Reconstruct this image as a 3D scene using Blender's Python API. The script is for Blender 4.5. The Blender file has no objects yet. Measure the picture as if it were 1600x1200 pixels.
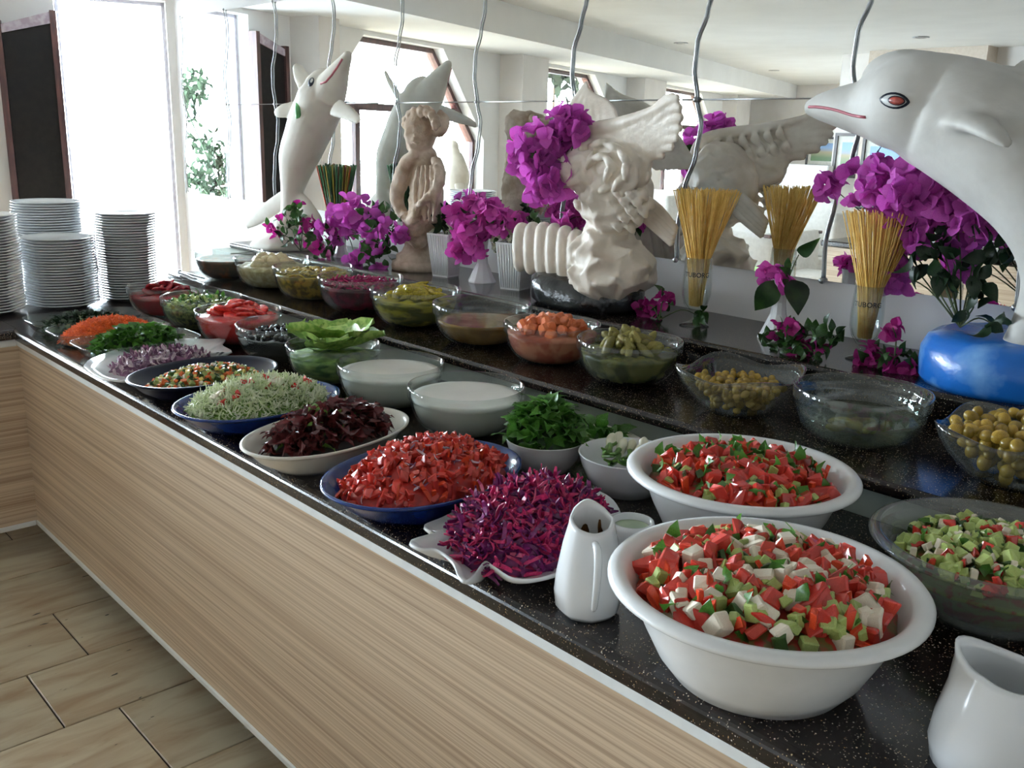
import bpy, bmesh, math, random
import numpy as np
from mathutils import Vector, Matrix, Quaternion, noise
from mathutils.bvhtree import BVHTree

random.seed(11)
R = random.random
def U(a, b): return a + (b - a) * random.random()
scene = bpy.context.scene
COL = scene.collection

# ------------------------------------------------------------------ camera
FPX = 1476.97                                   # focal length in pixels of the 1600 x 1200 frame
YAW, PITCH, ROLL = math.radians(-47.113), math.radians(14.733), math.radians(1.539)
CAM = Vector((0, 0, 1.45))
FW = Vector((math.sin(YAW) * math.cos(PITCH), math.cos(YAW) * math.cos(PITCH), -math.sin(PITCH)))
_rt = Vector((math.cos(YAW), -math.sin(YAW), 0)); _up = _rt.cross(FW)
RT = math.cos(ROLL) * _rt + math.sin(ROLL) * _up
UP = RT.cross(FW)
cd = bpy.data.cameras.new('camera'); cam = bpy.data.objects.new('camera', cd); COL.objects.link(cam)
cd.sensor_width = 36; cd.lens = FPX / 1600 * 36; cd.clip_start = .02; cd.clip_end = 200
cam.matrix_world = Matrix((( RT.x, UP.x, -FW.x, CAM.x), (RT.y, UP.y, -FW.y, CAM.y), (RT.z, UP.z, -FW.z, CAM.z), (0, 0, 0, 1)))
scene.camera = cam

# ------------------------------------------------------------------ light and exposure
scene.view_settings.view_transform = 'Standard'
scene.view_settings.look = 'None'
scene.view_settings.gamma = 1
scene.view_settings.use_curve_mapping = False
scene.view_settings.exposure = 0.0
scene.cycles.transparent_max_bounces = 40
scene.cycles.max_bounces = 10
scene.cycles.diffuse_bounces = 6
scene.cycles.glossy_bounces = 6
scene.cycles.sample_clamp_indirect = 6
SKY = 112.0
world = bpy.data.worlds.new('world'); scene.world = world; world.use_nodes = True
world.node_tree.nodes['Background'].inputs[0].default_value = (.75, .88, 1, 1)
world.node_tree.nodes['Background'].inputs[1].default_value = SKY

# ------------------------------------------------------------------ pixels to places
ZC, ZM, ZL = .80, .887, .973                    # worktop, middle shelf, display ledge
YE, YM, YL, YW = .848, 1.5225, 1.880, 2.250     # worktop edge, shelf edge, ledge edge, mirror wall
def ray(u, v): return FW + RT * ((u - 800) / FPX) - UP * ((v - 600) / FPX)
def onz(u, v, z):
    d = ray(u, v); return CAM + d * ((z - CAM.z) / d.z)
def ony(u, v, y):
    d = ray(u, v); return CAM + d * ((y - CAM.y) / d.y)
def at(u, v, dep): return CAM + ray(u, v) * dep
def depth(p): return (Vector(p) - CAM).dot(FW)

# ------------------------------------------------------------------ materials
MATS = {}
def _new(name):
    m = bpy.data.materials.new(name); m.use_nodes = True
    n = m.node_tree.nodes; l = m.node_tree.links
    return m, n, l, n['Principled BSDF']
def mat(name, c, c2=None, rough=.5, scale=30, detail=3, contrast=(.4, .6), stretch=(1, 1, 1), bump=0, bscale=60, metal=0, spec=.5, var=0, sss=0, coat=0, trans=0, thin=0):
    if name in MATS: return MATS[name]
    m, n, l, b = _new(name)
    b.inputs['Roughness'].default_value = rough; b.inputs['Metallic'].default_value = metal
    b.inputs['Specular IOR Level'].default_value = spec; b.inputs['Coat Weight'].default_value = coat
    b.inputs['Coat Roughness'].default_value = .08
    tc = n.new('ShaderNodeTexCoord'); mp = n.new('ShaderNodeMapping'); mp.inputs['Scale'].default_value = stretch
    l.new(tc.outputs['Object'], mp.inputs[0])
    oi = n.new('ShaderNodeObjectInfo')
    add = n.new('ShaderNodeVectorMath'); add.operation = 'ADD'
    l.new(mp.outputs[0], add.inputs[0]); l.new(oi.outputs['Random'], add.inputs[1])
    tx = n.new('ShaderNodeTexNoise'); tx.inputs['Scale'].default_value = scale; tx.inputs['Detail'].default_value = detail
    l.new(add.outputs[0], tx.inputs['Vector'])
    rp = n.new('ShaderNodeValToRGB'); rp.color_ramp.elements[0].position = contrast[0]; rp.color_ramp.elements[1].position = contrast[1]
    rp.color_ramp.elements[0].color = (*c, 1); rp.color_ramp.elements[1].color = (*(c2 or tuple(x * .88 for x in c)), 1)
    l.new(tx.outputs['Fac'], rp.inputs[0]); out = rp.outputs[0]
    if var:
        hs = n.new('ShaderNodeHueSaturation'); mr = n.new('ShaderNodeMapRange')
        mr.inputs[3].default_value = 1 - var; mr.inputs[4].default_value = 1 + var
        l.new(oi.outputs['Random'], mr.inputs[0]); l.new(mr.outputs[0], hs.inputs['Value']); l.new(out, hs.inputs['Color']); out = hs.outputs[0]
    l.new(out, b.inputs['Base Color'])
    if sss:
        b.inputs['Subsurface Weight'].default_value = sss; b.inputs['Subsurface Radius'].default_value = (.01, .005, .003)
    if trans: b.inputs['Transmission Weight'].default_value = trans
    if bump:
        t2 = n.new('ShaderNodeTexNoise'); t2.inputs['Scale'].default_value = bscale; t2.inputs['Detail'].default_value = 4
        l.new(add.outputs[0], t2.inputs['Vector'])
        bp = n.new('ShaderNodeBump'); bp.inputs['Strength'].default_value = bump; bp.inputs['Distance'].default_value = .01
        l.new(t2.outputs['Fac'], bp.inputs['Height']); l.new(bp.outputs[0], b.inputs['Normal'])
    if thin:                                       # light shines through leaves and petals
        tl = n.new('ShaderNodeBsdfTranslucent'); mx = n.new('ShaderNodeMixShader'); mx.inputs[0].default_value = thin
        l.new(out, tl.inputs[0]); l.new(b.outputs[0], mx.inputs[1]); l.new(tl.outputs[0], mx.inputs[2]); l.new(mx.outputs[0], n['Material Output'].inputs[0])
    MATS[name] = m; return m
def srgb(r, g, b):
    f = lambda x: (x / 255 / 12.92) if x < 10.3 else ((x / 255 + .055) / 1.055) ** 2.4
    return (f(r), f(g), f(b))
def glassmat(name, tint=(.95, .975, .965), gloss=1.0, body=0.0, bodycol=(.8, .85, .85)):
    """thin-walled clear glass: what is behind shows through, the surface mirrors by Fresnel"""
    if name in MATS: return MATS[name]
    m = bpy.data.materials.new(name); m.use_nodes = True; n = m.node_tree.nodes; l = m.node_tree.links; n.clear()
    o = n.new('ShaderNodeOutputMaterial'); tr = n.new('ShaderNodeBsdfTransparent'); tr.inputs[0].default_value = (*tint, 1)
    gl = n.new('ShaderNodeBsdfGlossy'); gl.inputs['Roughness'].default_value = .04
    lw = n.new('ShaderNodeLayerWeight'); lw.inputs[0].default_value = .5; pw = n.new('ShaderNodeMath'); pw.operation = 'POWER'; pw.inputs[1].default_value = 4; l.new(lw.outputs['Facing'], pw.inputs[0]); fr = n.new('ShaderNodeMath'); fr.operation = 'MULTIPLY_ADD'; fr.inputs[1].default_value = .95; fr.inputs[2].default_value = .05; l.new(pw.outputs[0], fr.inputs[0])
    mu = n.new('ShaderNodeMath'); mu.operation = 'MULTIPLY'; mu.inputs[1].default_value = gloss; l.new(fr.outputs[0], mu.inputs[0])
    mx = n.new('ShaderNodeMixShader'); l.new(mu.outputs[0], mx.inputs[0]); l.new(tr.outputs[0], mx.inputs[1]); l.new(gl.outputs[0], mx.inputs[2])
    last = mx
    if body:
        df = n.new('ShaderNodeBsdfDiffuse'); df.inputs[0].default_value = (*bodycol, 1)
        m2 = n.new('ShaderNodeMixShader'); m2.inputs[0].default_value = body; l.new(tr.outputs[0], m2.inputs[1]); l.new(df.outputs[0], m2.inputs[2])
        l.new(m2.outputs[0], mx.inputs[1])
    l.new(last.outputs[0], o.inputs[0]); MATS[name] = m; return m
def granite():
    m, n, l, b = _new('speckled_granite')
    tc = n.new('ShaderNodeTexCoord')
    def speck(scale, lo, hi, seed):
        mp = n.new('ShaderNodeMapping'); mp.inputs['Location'].default_value = (seed, seed * 2, seed * 3); l.new(tc.outputs['Object'], mp.inputs[0])
        v = n.new('ShaderNodeTexVoronoi'); v.inputs['Scale'].default_value = scale; l.new(mp.outputs[0], v.inputs['Vector'])
        r = n.new('ShaderNodeMapRange'); r.inputs[1].default_value = hi; r.inputs[2].default_value = lo; l.new(v.outputs['Distance'], r.inputs[0])
        w = n.new('ShaderNodeSeparateColor'); l.new(v.outputs['Color'], w.inputs[0])
        g = n.new('ShaderNodeMath'); g.operation = 'GREATER_THAN'; g.inputs[1].default_value = .85; l.new(w.outputs[0], g.inputs[0])
        k = n.new('ShaderNodeMath'); k.operation = 'MULTIPLY'; l.new(r.outputs[0], k.inputs[0]); l.new(g.outputs[0], k.inputs[1])
        return k.outputs[0], w.outputs[1]
    nz = n.new('ShaderNodeTexNoise'); nz.inputs['Scale'].default_value = 45; nz.inputs['Detail'].default_value = 5; l.new(tc.outputs['Object'], nz.inputs['Vector'])
    base = n.new('ShaderNodeValToRGB'); base.color_ramp.elements[0].color = (.005, .004, .004, 1); base.color_ramp.elements[1].color = (.024, .014, .012, 1)
    base.color_ramp.elements[0].position = .35; base.color_ramp.elements[1].position = .7
    l.new(nz.outputs['Fac'], base.inputs[0]); prev = base.outputs[0]
    for sc, lo, hi, sd in ((420, .12, .40, 1.3), (230, .1, .3, 5.1)):
        f, h = speck(sc, lo, hi, sd)
        rp = n.new('ShaderNodeValToRGB'); rp.color_ramp.elements[0].color = (.42, .26, .09, 1); rp.color_ramp.elements[1].color = (.7, .64, .54, 1); l.new(h, rp.inputs[0])
        mx = n.new('ShaderNodeMix'); mx.data_type = 'RGBA'; l.new(f, mx.inputs[0]); l.new(prev, mx.inputs[6]); l.new(rp.outputs[0], mx.inputs[7]); prev = mx.outputs[2]
    l.new(prev, b.inputs['Base Color']); b.inputs['Roughness'].default_value = .16; b.inputs['Specular IOR Level'].default_value = .55
    MATS['granite'] = m; return m
def laminate(name, axis='x', dark=srgb(158, 132, 108), light=srgb(206, 184, 158)):
    m, n, l, b = _new(name)
    tc = n.new('ShaderNodeTexCoord'); prev = None
    for sc, w in ((1, .55), (2.7, .3), (.22, .35)):
        mp = n.new('ShaderNodeMapping'); mp.inputs['Scale'].default_value = (.8 * sc, .8 * sc, 190 * sc)
        l.new(tc.outputs['Object'], mp.inputs[0])
        t = n.new('ShaderNodeTexNoise'); t.inputs['Scale'].default_value = 1; t.inputs['Detail'].default_value = 2; l.new(mp.outputs[0], t.inputs['Vector'])
        k = n.new('ShaderNodeMath'); k.operation = 'MULTIPLY'; k.inputs[1].default_value = w; l.new(t.outputs['Fac'], k.inputs[0])
        if prev is None: prev = k.outputs[0]
        else:
            a = n.new('ShaderNodeMath'); a.operation = 'ADD'; l.new(prev, a.inputs[0]); l.new(k.outputs[0], a.inputs[1]); prev = a.outputs[0]
    rp = n.new('ShaderNodeValToRGB'); rp.color_ramp.elements[0].color = (*dark, 1); rp.color_ramp.elements[1].color = (*light, 1)
    rp.color_ramp.elements[0].position = .46; rp.color_ramp.elements[1].position = .70
    l.new(prev, rp.inputs[0]); l.new(rp.outputs[0], b.inputs['Base Color']); b.inputs['Roughness'].default_value = .38
    MATS[name] = m; return m
def travertine():
    m, n, l, b = _new('travertine')
    tc = n.new('ShaderNodeTexCoord'); oi = n.new('ShaderNodeObjectInfo')
    ad = n.new('ShaderNodeVectorMath'); ad.operation = 'ADD'; sc = n.new('ShaderNodeVectorMath'); sc.operation = 'SCALE'; sc.inputs[3].default_value = 37
    cb = n.new('ShaderNodeCombineXYZ'); l.new(oi.outputs['Random'], cb.inputs[0]); l.new(oi.outputs['Random'], cb.inputs[1]); l.new(cb.outputs[0], sc.inputs[0])
    l.new(tc.outputs['Object'], ad.inputs[0]); l.new(sc.outputs[0], ad.inputs[1])
    mp = n.new('ShaderNodeMapping'); mp.inputs['Scale'].default_value = (9, 2.2, 3); l.new(ad.outputs[0], mp.inputs[0])
    t = n.new('ShaderNodeTexNoise'); t.inputs['Scale'].default_value = 2; t.inputs['Detail'].default_value = 6; t.inputs['Distortion'].default_value = .6; l.new(mp.outputs[0], t.inputs['Vector'])
    rp = n.new('ShaderNodeValToRGB'); e = rp.color_ramp.elements; e[0].color = (*srgb(172, 146, 116), 1); e[0].position = .3; e[1].color = (*srgb(206, 194, 168), 1); e[1].position = .62
    l.new(t.outputs['Fac'], rp.inputs[0])
    hs = n.new('ShaderNodeHueSaturation'); mr = n.new('ShaderNodeMapRange'); mr.inputs[3].default_value = .82; mr.inputs[4].default_value = 1.1
    l.new(oi.outputs['Random'], mr.inputs[0]); l.new(mr.outputs[0], hs.inputs['Value']); l.new(rp.outputs[0], hs.inputs['Color'])
    mp2 = n.new('ShaderNodeMapping'); mp2.inputs['Scale'].default_value = (46, 15, 20); l.new(ad.outputs[0], mp2.inputs[0])
    p = n.new('ShaderNodeTexNoise'); p.inputs['Scale'].default_value = 1; p.inputs['Detail'].default_value = 2.5; l.new(mp2.outputs[0], p.inputs['Vector'])
    pr = n.new('ShaderNodeMapRange'); pr.inputs[1].default_value = .71; pr.inputs[2].default_value = .74; l.new(p.outputs['Fac'], pr.inputs[0])
    mx = n.new('ShaderNodeMix'); mx.data_type = 'RGBA'; l.new(pr.outputs[0], mx.inputs[0]); l.new(hs.outputs[0], mx.inputs[6]); mx.inputs[7].default_value = (.03, .028, .022, 1)
    l.new(mx.outputs[2], b.inputs['Base Color']); b.inputs['Roughness'].default_value = .32
    MATS['travertine'] = m; return m
GRAN, LAM, TRAV = granite(), laminate('streaked_laminate'), travertine()
WHITEWALL = mat('white_wall_paint', (.82, .82, .82), (.79, .79, .79), rough=.8, scale=4)
CEILP = mat('ceiling_paint', (.8, .8, .79), (.77, .77, .76), rough=.85, scale=3)
CREAM = mat('cream_wall_paint', (.75, .72, .695), (.71, .68, .655), rough=.8, scale=4)
TRIMW = mat('white_plastic_edging', (.78, .79, .78), (.74, .75, .74), rough=.4)
WOODDK = mat('dark_brown_wood', srgb(74, 44, 40), srgb(52, 30, 28), rough=.35, scale=8, stretch=(8, 8, 1))
STEEL = mat('brushed_steel', (.45, .46, .47), (.38, .39, .4), rough=.28, metal=1)
CHINA = mat('white_china', (.83, .84, .85), (.80, .81, .82), rough=.14, scale=6, coat=.3)
PLASTW = mat('white_melamine', (.80, .80, .79), (.78, .78, .77), rough=.22, scale=6)
CREAMCH = mat('cream_china', (.74, .71, .63), (.7, .67, .6), rough=.2, scale=6)
NAVY = mat('navy_glaze', srgb(14, 20, 44), srgb(11, 16, 36), rough=.3, spec=.3)
BLUEG = mat('blue_glaze', srgb(24, 52, 118), srgb(20, 44, 102), rough=.18)
GLASS = glassmat('clear_glass', (.95, .975, .965), 1.15, .018, (.8, .86, .86)); GLASSG = glassmat('greenish_glass', (.90, .95, .93))
CLEARP = glassmat('clear_plastic', (.93, .94, .93), .9, body=.10, bodycol=(.7, .72, .72))
PLASTER = mat('white_plaster', srgb(226, 221, 210), srgb(206, 200, 188), rough=.6, scale=6, bump=.15, bscale=30)
PLASTERDIM = mat('dimmed_grey_plaster', srgb(206, 203, 196), srgb(184, 180, 172), rough=.6, scale=5, detail=4, bump=.2, bscale=24)  # right dolphin: grey patches, with its dimmer light put into a darker tone
PLASTER2 = mat('ivory_plaster', srgb(228, 218, 204), srgb(206, 194, 178), rough=.5, scale=9, bump=.25, bscale=45)
STONE = mat('weathered_stone', srgb(206, 188, 170), srgb(166, 144, 124), rough=.85, scale=14, detail=6, bump=.6, bscale=40)
LEAFM = mat('leaf_green', srgb(58, 92, 40), srgb(32, 60, 26), rough=.42, scale=25, var=.3, thin=.3)
LEAFD = mat('dark_leaf_green', srgb(34, 58, 30), srgb(22, 40, 22), rough=.45, scale=25, var=.3, thin=.3)
PETAL = mat('magenta_bract', srgb(218, 108, 204), srgb(192, 74, 178), rough=.6, scale=40, var=.22, thin=.4)
PETALP = mat('pink_bract', srgb(226, 104, 196), srgb(200, 70, 172), rough=.6, scale=40, var=.2, thin=.4)
PETALD = mat('deep_magenta_bract', srgb(176, 36, 128), srgb(146, 24, 108), rough=.6, scale=40, var=.2, thin=.4)

# ------------------------------------------------------------------ object helpers
def tag(o, label=None, cat=None, group=None, kind=None):
    if label: o['label'] = label
    if cat: o['category'] = cat
    if group: o['group'] = group
    if kind: o['kind'] = kind
    return o
def thing(name, label, cat, loc=(0, 0, 0), rz=0, group=None, kind=None):
    o = bpy.data.objects.new(name, None); COL.objects.link(o); o.empty_display_size = .05
    o.location = loc; o.rotation_euler = (0, 0, rz)
    return tag(o, label, cat, group, kind)
def me(vf, m, smooth=True, name='mesh'):
    v, f = vf; d = bpy.data.meshes.new(name); d.from_pydata([tuple(p) for p in v], [], f)
    for x in (m if isinstance(m, (list, tuple)) else [m]): d.materials.append(x)
    if smooth: d.polygons.foreach_set('use_smooth', [True] * len(d.polygons))
    d.update(); return d
def obj(name, vf, m=None, parent=None, smooth=True, loc=(0, 0, 0), rot=None, scale=None):
    d = vf if isinstance(vf, bpy.types.Mesh) else me(vf, m, smooth, name)
    o = bpy.data.objects.new(name, d); COL.objects.link(o); o.location = loc
    if rot is not None: o.rotation_euler = rot
    if scale is not None: o.scale = scale if hasattr(scale, '__len__') else (scale,) * 3
    if parent: o.parent = parent
    return o
def join(*vfs):
    V, F = [], []
    for v, f in vfs:
        k = len(V); V += list(v); F += [tuple(i + k for i in q) for q in f]
    return V, F
def xf(vf, loc=(0, 0, 0), rot=None, s=1):
    M = Matrix.Translation(loc) @ (rot if isinstance(rot, Matrix) else (Matrix() if rot is None else __import__('mathutils').Euler(rot).to_matrix().to_4x4())) @ (Matrix.Scale(s, 4) if not hasattr(s, '__len__') else Matrix.Diagonal((*s, 1)))
    return [M @ Vector(p) for p in vf[0]], vf[1]
def box(x0, x1, y0, y1, z0, z1):
    return [(x0, y0, z0), (x1, y0, z0), (x1, y1, z0), (x0, y1, z0), (x0, y0, z1), (x1, y0, z1), (x1, y1, z1), (x0, y1, z1)], [(3, 2, 1, 0), (4, 5, 6, 7), (0, 1, 5, 4), (1, 2, 6, 5), (2, 3, 7, 6), (3, 0, 4, 7)]
def bevel_box(x0, x1, y0, y1, z0, z1, r=.004, seg=2):
    bm = bmesh.new(); v, f = box(x0, x1, y0, y1, z0, z1)
    vs = [bm.verts.new(p) for p in v]
    for q in f: bm.faces.new([vs[i] for i in q])
    bmesh.ops.bevel(bm, geom=bm.edges[:], offset=r, segments=seg, affect='EDGES', profile=.5)
    bm.verts.index_update(); out = [x.co.copy() for x in bm.verts], [tuple(x.index for x in q.verts) for q in bm.faces]; bm.free(); return out
def revolve(prof, n=40, ax=1, ay=1, p=2):
    """prof: (r, z) list; rings are superellipses of exponent p"""
    V, F, idx = [], [], []
    for r, z in prof:
        if r < 1e-6: idx.append([len(V)]); V.append((0, 0, z)); continue
        ring = []
        for i in range(n):
            t = 2 * math.pi * i / n; c, s = math.cos(t), math.sin(t)
            k = (abs(c) ** p + abs(s) ** p) ** (-1 / p)
            ring.append(len(V)); V.append((r * ax * c * k, r * ay * s * k, z))
        idx.append(ring)
    for a, b in zip(idx, idx[1:]):
        if len(a) == 1 and len(b) == 1: continue
        for i in range(n):
            j = (i + 1) % n
            if len(a) == 1: F.append((a[0], b[j], b[i]))
            elif len(b) == 1: F.append((a[i], a[j], b[0]))
            else: F.append((a[i], a[j], b[j], b[i]))
    return V, F
def catmull(pts, n):
    P = [np.array(p, float) for p in pts]; P = [2 * P[0] - P[1]] + P + [2 * P[-1] - P[-2]]; out = []
    for i in range(1, len(P) - 2):
        a, b, c, d = P[i - 1:i + 3]
        for k in range(n):
            t = k / n; out.append(.5 * ((2 * b) + (c - a) * t + (2 * a - 5 * b + 4 * c - d) * t * t + (3 * b - a - 3 * c + d) * t ** 3))
    out.append(P[-2]); return out
def loft(pts, seg=12, n=4, flat=1.0, side=None, round_ends=True):
    """pts: (x, y, z, r); a tube with smooth path; flat < 1 squashes it along `side`"""
    C = catmull(pts, n) if n > 1 else [np.array(p, float) for p in pts]
    pos = [Vector(c[:3]) for c in C]; rad = [max(c[3], 1e-4) for c in C]
    T = [(pos[min(i + 1, len(pos) - 1)] - pos[max(i - 1, 0)]).normalized() for i in range(len(pos))]
    N = Vector(side).normalized() if side is not None else (Vector((0, 0, 1)) if abs(T[0].z) < .9 else Vector((1, 0, 0)))
    V, F = [], []
    for i, (p, r, t) in enumerate(zip(pos, rad, T)):
        N = (N - t * N.dot(t)); N = N.normalized() if N.length > 1e-6 else t.orthogonal().normalized()
        B = t.cross(N)
        for k in range(seg):
            a = 2 * math.pi * k / seg
            V.append(p + N * (r * flat * math.cos(a)) + B * (r * math.sin(a)))
    L = len(pos)
    for i in range(L - 1):
        for k in range(seg):
            k2 = (k + 1) % seg
            F.append((i * seg + k, i * seg + k2, (i + 1) * seg + k2, (i + 1) * seg + k))
    for e, rev in ((0, 1), (L - 1, 0)):
        tip = len(V); V.append(pos[e] + T[e] * (rad[e] * (.6 if round_ends else 0)) * (-1 if rev else 1))
        for k in range(seg):
            a, b = e * seg + k, e * seg + (k + 1) % seg
            F.append((tip, b, a) if rev else (tip, a, b))
    return V, F
def tube(pts, r, seg=6, n=1): return loft([(*p[:3], r) for p in pts], seg, n, round_ends=False)
def ball(r=1, nu=12, nv=8, s=(1, 1, 1)):
    pr = [(r * math.sin(math.pi * i / nv), -r * math.cos(math.pi * i / nv)) for i in range(nv + 1)]
    pr[0] = (0, -r); pr[-1] = (0, r); v, f = revolve(pr, nu); return [(a * s[0], b * s[1], c * s[2]) for a, b, c in v], f
def chunk(s=(1, 1, 1), j=.25, bev=.12):
    bm = bmesh.new(); v, f = box(-.5, .5, -.5, .5, -.5, .5)
    vs = [bm.verts.new([(c + U(-j, j)) * k for c, k in zip(p, s)]) for p in v]
    for q in f: bm.faces.new([vs[i] for i in q])
    bmesh.ops.bevel(bm, geom=bm.edges[:], offset=bev * min(s), segments=1, affect='EDGES')
    bm.verts.index_update(); out = [x.co.copy() for x in bm.verts], [tuple(x.index for x in q.verts) for q in bm.faces]; bm.free(); return out
def strip(L, w, t=None, curl=.5, wob=.2, n=5):
    t = t or w * .35; V, F = [], []; a = 0; p = Vector((-L / 2, 0, 0)); k = curl * U(.5, 1.4) * random.choice((-1, 1)); q = U(-wob, wob)
    for i in range(n + 1):
        d = Vector((math.cos(a), q * math.sin(a * 1.3), math.sin(a))); nn = Vector((-math.sin(a), 0, math.cos(a)))
        ww = w * (.5 if i in (0, n) else 1)
        for sy, sz in ((-1, -1), (1, -1), (1, 1), (-1, 1)): V.append(p + Vector((0, sy * ww / 2, 0)) + nn * (sz * t / 2))
        p = p + d * (L / n); a += k / n * 2
    for i in range(n):
        for k2 in range(4):
            b = (k2 + 1) % 4; F.append((i * 4 + k2, i * 4 + b, i * 4 + 4 + b, i * 4 + 4 + k2))
    F += [(3, 2, 1, 0), tuple(n * 4 + i for i in range(4))]
    return V, F
def leafvf(L=1, w=.5, bend=.4, fold=.25, n=5, ruf=0):
    V, F = [], []
    for i in range(n + 1):
        t = i / n; ww = w * math.sin(math.pi * min(1, t ** .75 * .97 + .03)) * .5 + .004 * w
        z = -bend * L * (t - .45) ** 2 * 2
        r = U(-ruf, ruf) * w
        V += [(t * L, -ww, z + fold * ww + r), (t * L, 0, z), (t * L, ww, z + fold * ww - r)]
    for i in range(n):
        a = i * 3; F += [(a, a + 1, a + 4, a + 3), (a + 1, a + 2, a + 5, a + 4)]
    return V, F
def bumpy(vf, amp, sc, seed=0):
    return [Vector(p) + Vector(p).normalized() * (noise.noise(Vector(p) * sc + Vector((seed, seed, seed))) * amp) for p in vf[0]], vf[1]
def rrot(): return (U(0, 6.28), U(0, 6.28), U(0, 6.28))
def fuse(o, voxel, smooth=6):
    m = o.modifiers.new('fuse', 'REMESH'); m.mode = 'VOXEL'; m.voxel_size = voxel; m.use_smooth_shade = True
    s = o.modifiers.new('soften', 'SMOOTH'); s.iterations = smooth; s.factor = .5
    return o
def textmesh(txt, size, m, extrude=.0004):
    c = bpy.data.curves.new('lettering', 'FONT'); c.body = txt; c.size = size; c.align_x = 'CENTER'; c.resolution_u = 3; c.offset = size * .012
    t = bpy.data.objects.new('tmp_text', c); COL.objects.link(t); dg = bpy.context.evaluated_depsgraph_get(); dg.update()
    d = bpy.data.meshes.new_from_object(t.evaluated_get(dg)); bpy.data.objects.remove(t); bpy.data.curves.remove(c)
    vf = ([v.co.copy() for v in d.vertices], [tuple(p.vertices) for p in d.polygons]); bpy.data.meshes.remove(d); return vf
# ================================================================== THE ROOM
CEIL = 2.32
KX, KY = -5.1, YW                                # corner of mirror wall and window wall
WD = Vector((-.34, -.94, 0)).normalized(); WN = Vector((WD.y * -1, WD.x, 0)) # along the window wall, and into the room
if WN.x < 0: WN = -WN
def wp(t, off, z): p = Vector((KX, KY, 0)) + WD * t + WN * off; return Vector((p.x, p.y, z))
def prism_tz(poly, o0, o1):
    n = len(poly); V = [wp(t, o0, z) for t, z in poly] + [wp(t, o1, z) for t, z in poly]
    F = [tuple(range(n)), tuple(range(2 * n - 1, n - 1, -1))] + [(i, i + n, (i + 1) % n + n, (i + 1) % n) for i in range(n)]
    return V, F
def structure(name, vf, m, parent=None, smooth=False): return tag(obj(name, vf, m, parent, smooth), kind='structure' if parent is None else None)

# floor: the tiled strip beside the counter is laid tile by tile
TX0, TX1, TY0, TY1 = -4.14, -.30, -1.2, 1.5
GROUT = mat('dark_grout', srgb(60, 50, 40), srgb(40, 34, 28), rough=.9)
fl = structure('floor', join(box(-11, TX0, -11.5, 2.4, -.06, 0), box(TX1, 3.6, -11.5, 2.4, -.06, 0), box(TX0, TX1, -11.5, TY0, -.06, 0), box(TX0, TX1, TY1, 2.4, -.06, 0)), TRAV)
obj('grout_bed', box(TX0, TX1, TY0, TY1, -.06, -.005), GROUT, fl, False)
joints = [-4.14, -3.82, -3.50, -3.18, -2.855, -2.545, -2.24, -1.905, -1.585, -1.265, -.945, -.625, -.30]
split0 = {3: .35, 4: .76, 5: .596, 6: .729, 7: .42}
for k, (a, b) in enumerate(zip(joints, joints[1:])):
    s = split0.get(k, U(-.1, .5)); cuts = [TY0] + sorted(s + .62 * i for i in range(-4, 4) if TY0 + .08 < s + .62 * i < TY1 - .08) + [TY1]
    for c, d in zip(cuts, cuts[1:]):
        g = .0022; zt = U(-.0006, .0004)
        obj('tile', bevel_box(a + g, b - g, c + g, d - g, -.03, zt, .0015, 1), TRAV, fl, False)
structure('ceiling', join(box(-11, 3.6, -11.5, 2.5, CEIL, CEIL + .1)), CEILP)
wb = structure('wall_back', box(KX - .3, 3.6, YW, YW + .2, 0, CEIL), WHITEWALL)
structure('wall_right', box(3.4, 3.6, -11.5, YW, 0, CEIL), CREAM)
YN = 4.5 - 9.2                                    # the nearer end wall, seen in the mirror
structure('wall_near_end', box(-5.15, 3.4, YN - .15, YN, 0, CEIL), CREAM)
structure('wall_side', box(-5.15, -5.0, -9.2, YN - .15, 0, CEIL), CREAM)
structure('wall_far_end', box(-10.6, -5.0, -9.4, -9.2, 0, CEIL), CREAM)
structure('trim_column', box(-4.75, -3.65, YN, YN + .22, 0, CEIL), mat('beige_column_paint', (.50, .43, .36), (.47, .40, .33), rough=.8))
structure('trim_soffit', prism_tz([(0, 2.11), (12.6, 2.11), (12.6, CEIL), (0, CEIL)], 0.0, .80), CEILP)

# window wall with four chamfered windows:  (t0, t1, sill, [top outline t,z])
WINS = [
 (.04, .57, .12, [(.04, 2.08), (.57, 2.08)]),
 (1.22, 3.36, .75, [(1.22, 1.62), (1.68, 2.08), (2.70, 2.08), (3.36, 1.40)]),
 (4.25, 6.35, .75, [(4.25, 1.75), (4.50, 2.08), (5.70, 2.08), (6.35, 1.60)]),
 (7.5, 10.2, .75, [(7.5, 1.75), (7.75, 2.08), (9.5, 2.08), (10.2, 1.60)]),
]
TH = -.22
parts = []; last = -.2
for t0, t1, sill, top in WINS:
    parts.append(prism_tz([(last, 0), (t0, 0), (t0, 2.11), (last, 2.11)], TH, 0))
    parts.append(prism_tz([(t0, 0), (t1, 0), (t1, sill), (t0, sill)], TH, 0))
    for (a, za), (b, zb) in zip(top, top[1:]): parts.append(prism_tz([(a, za), (b, zb), (b, 2.11), (a, 2.11)], TH, 0))
    last = t1
parts.append(prism_tz([(last, 0), (13, 0), (13, 2.11), (last, 2.11)], TH, 0))
wl = structure('wall_left', join(*parts), WHITEWALL)
for a, b in ((.93, 1.13), (3.62, 4.12), (6.62, 7.35), (10.6, 11.4)):
    obj('pilaster', prism_tz([(a, 0), (b, 0), (b, 2.11), (a, 2.11)], 0, .22), CREAM, wl, False)
PALEFR = mat('glare_paled_lilac_frame', srgb(206, 204, 214), srgb(190, 188, 200), rough=.5)  # lilac-grey frame; glare washing it out is put into the pale colour
PANE = glassmat('window_glass', (.98, .99, .99), .8)
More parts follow.
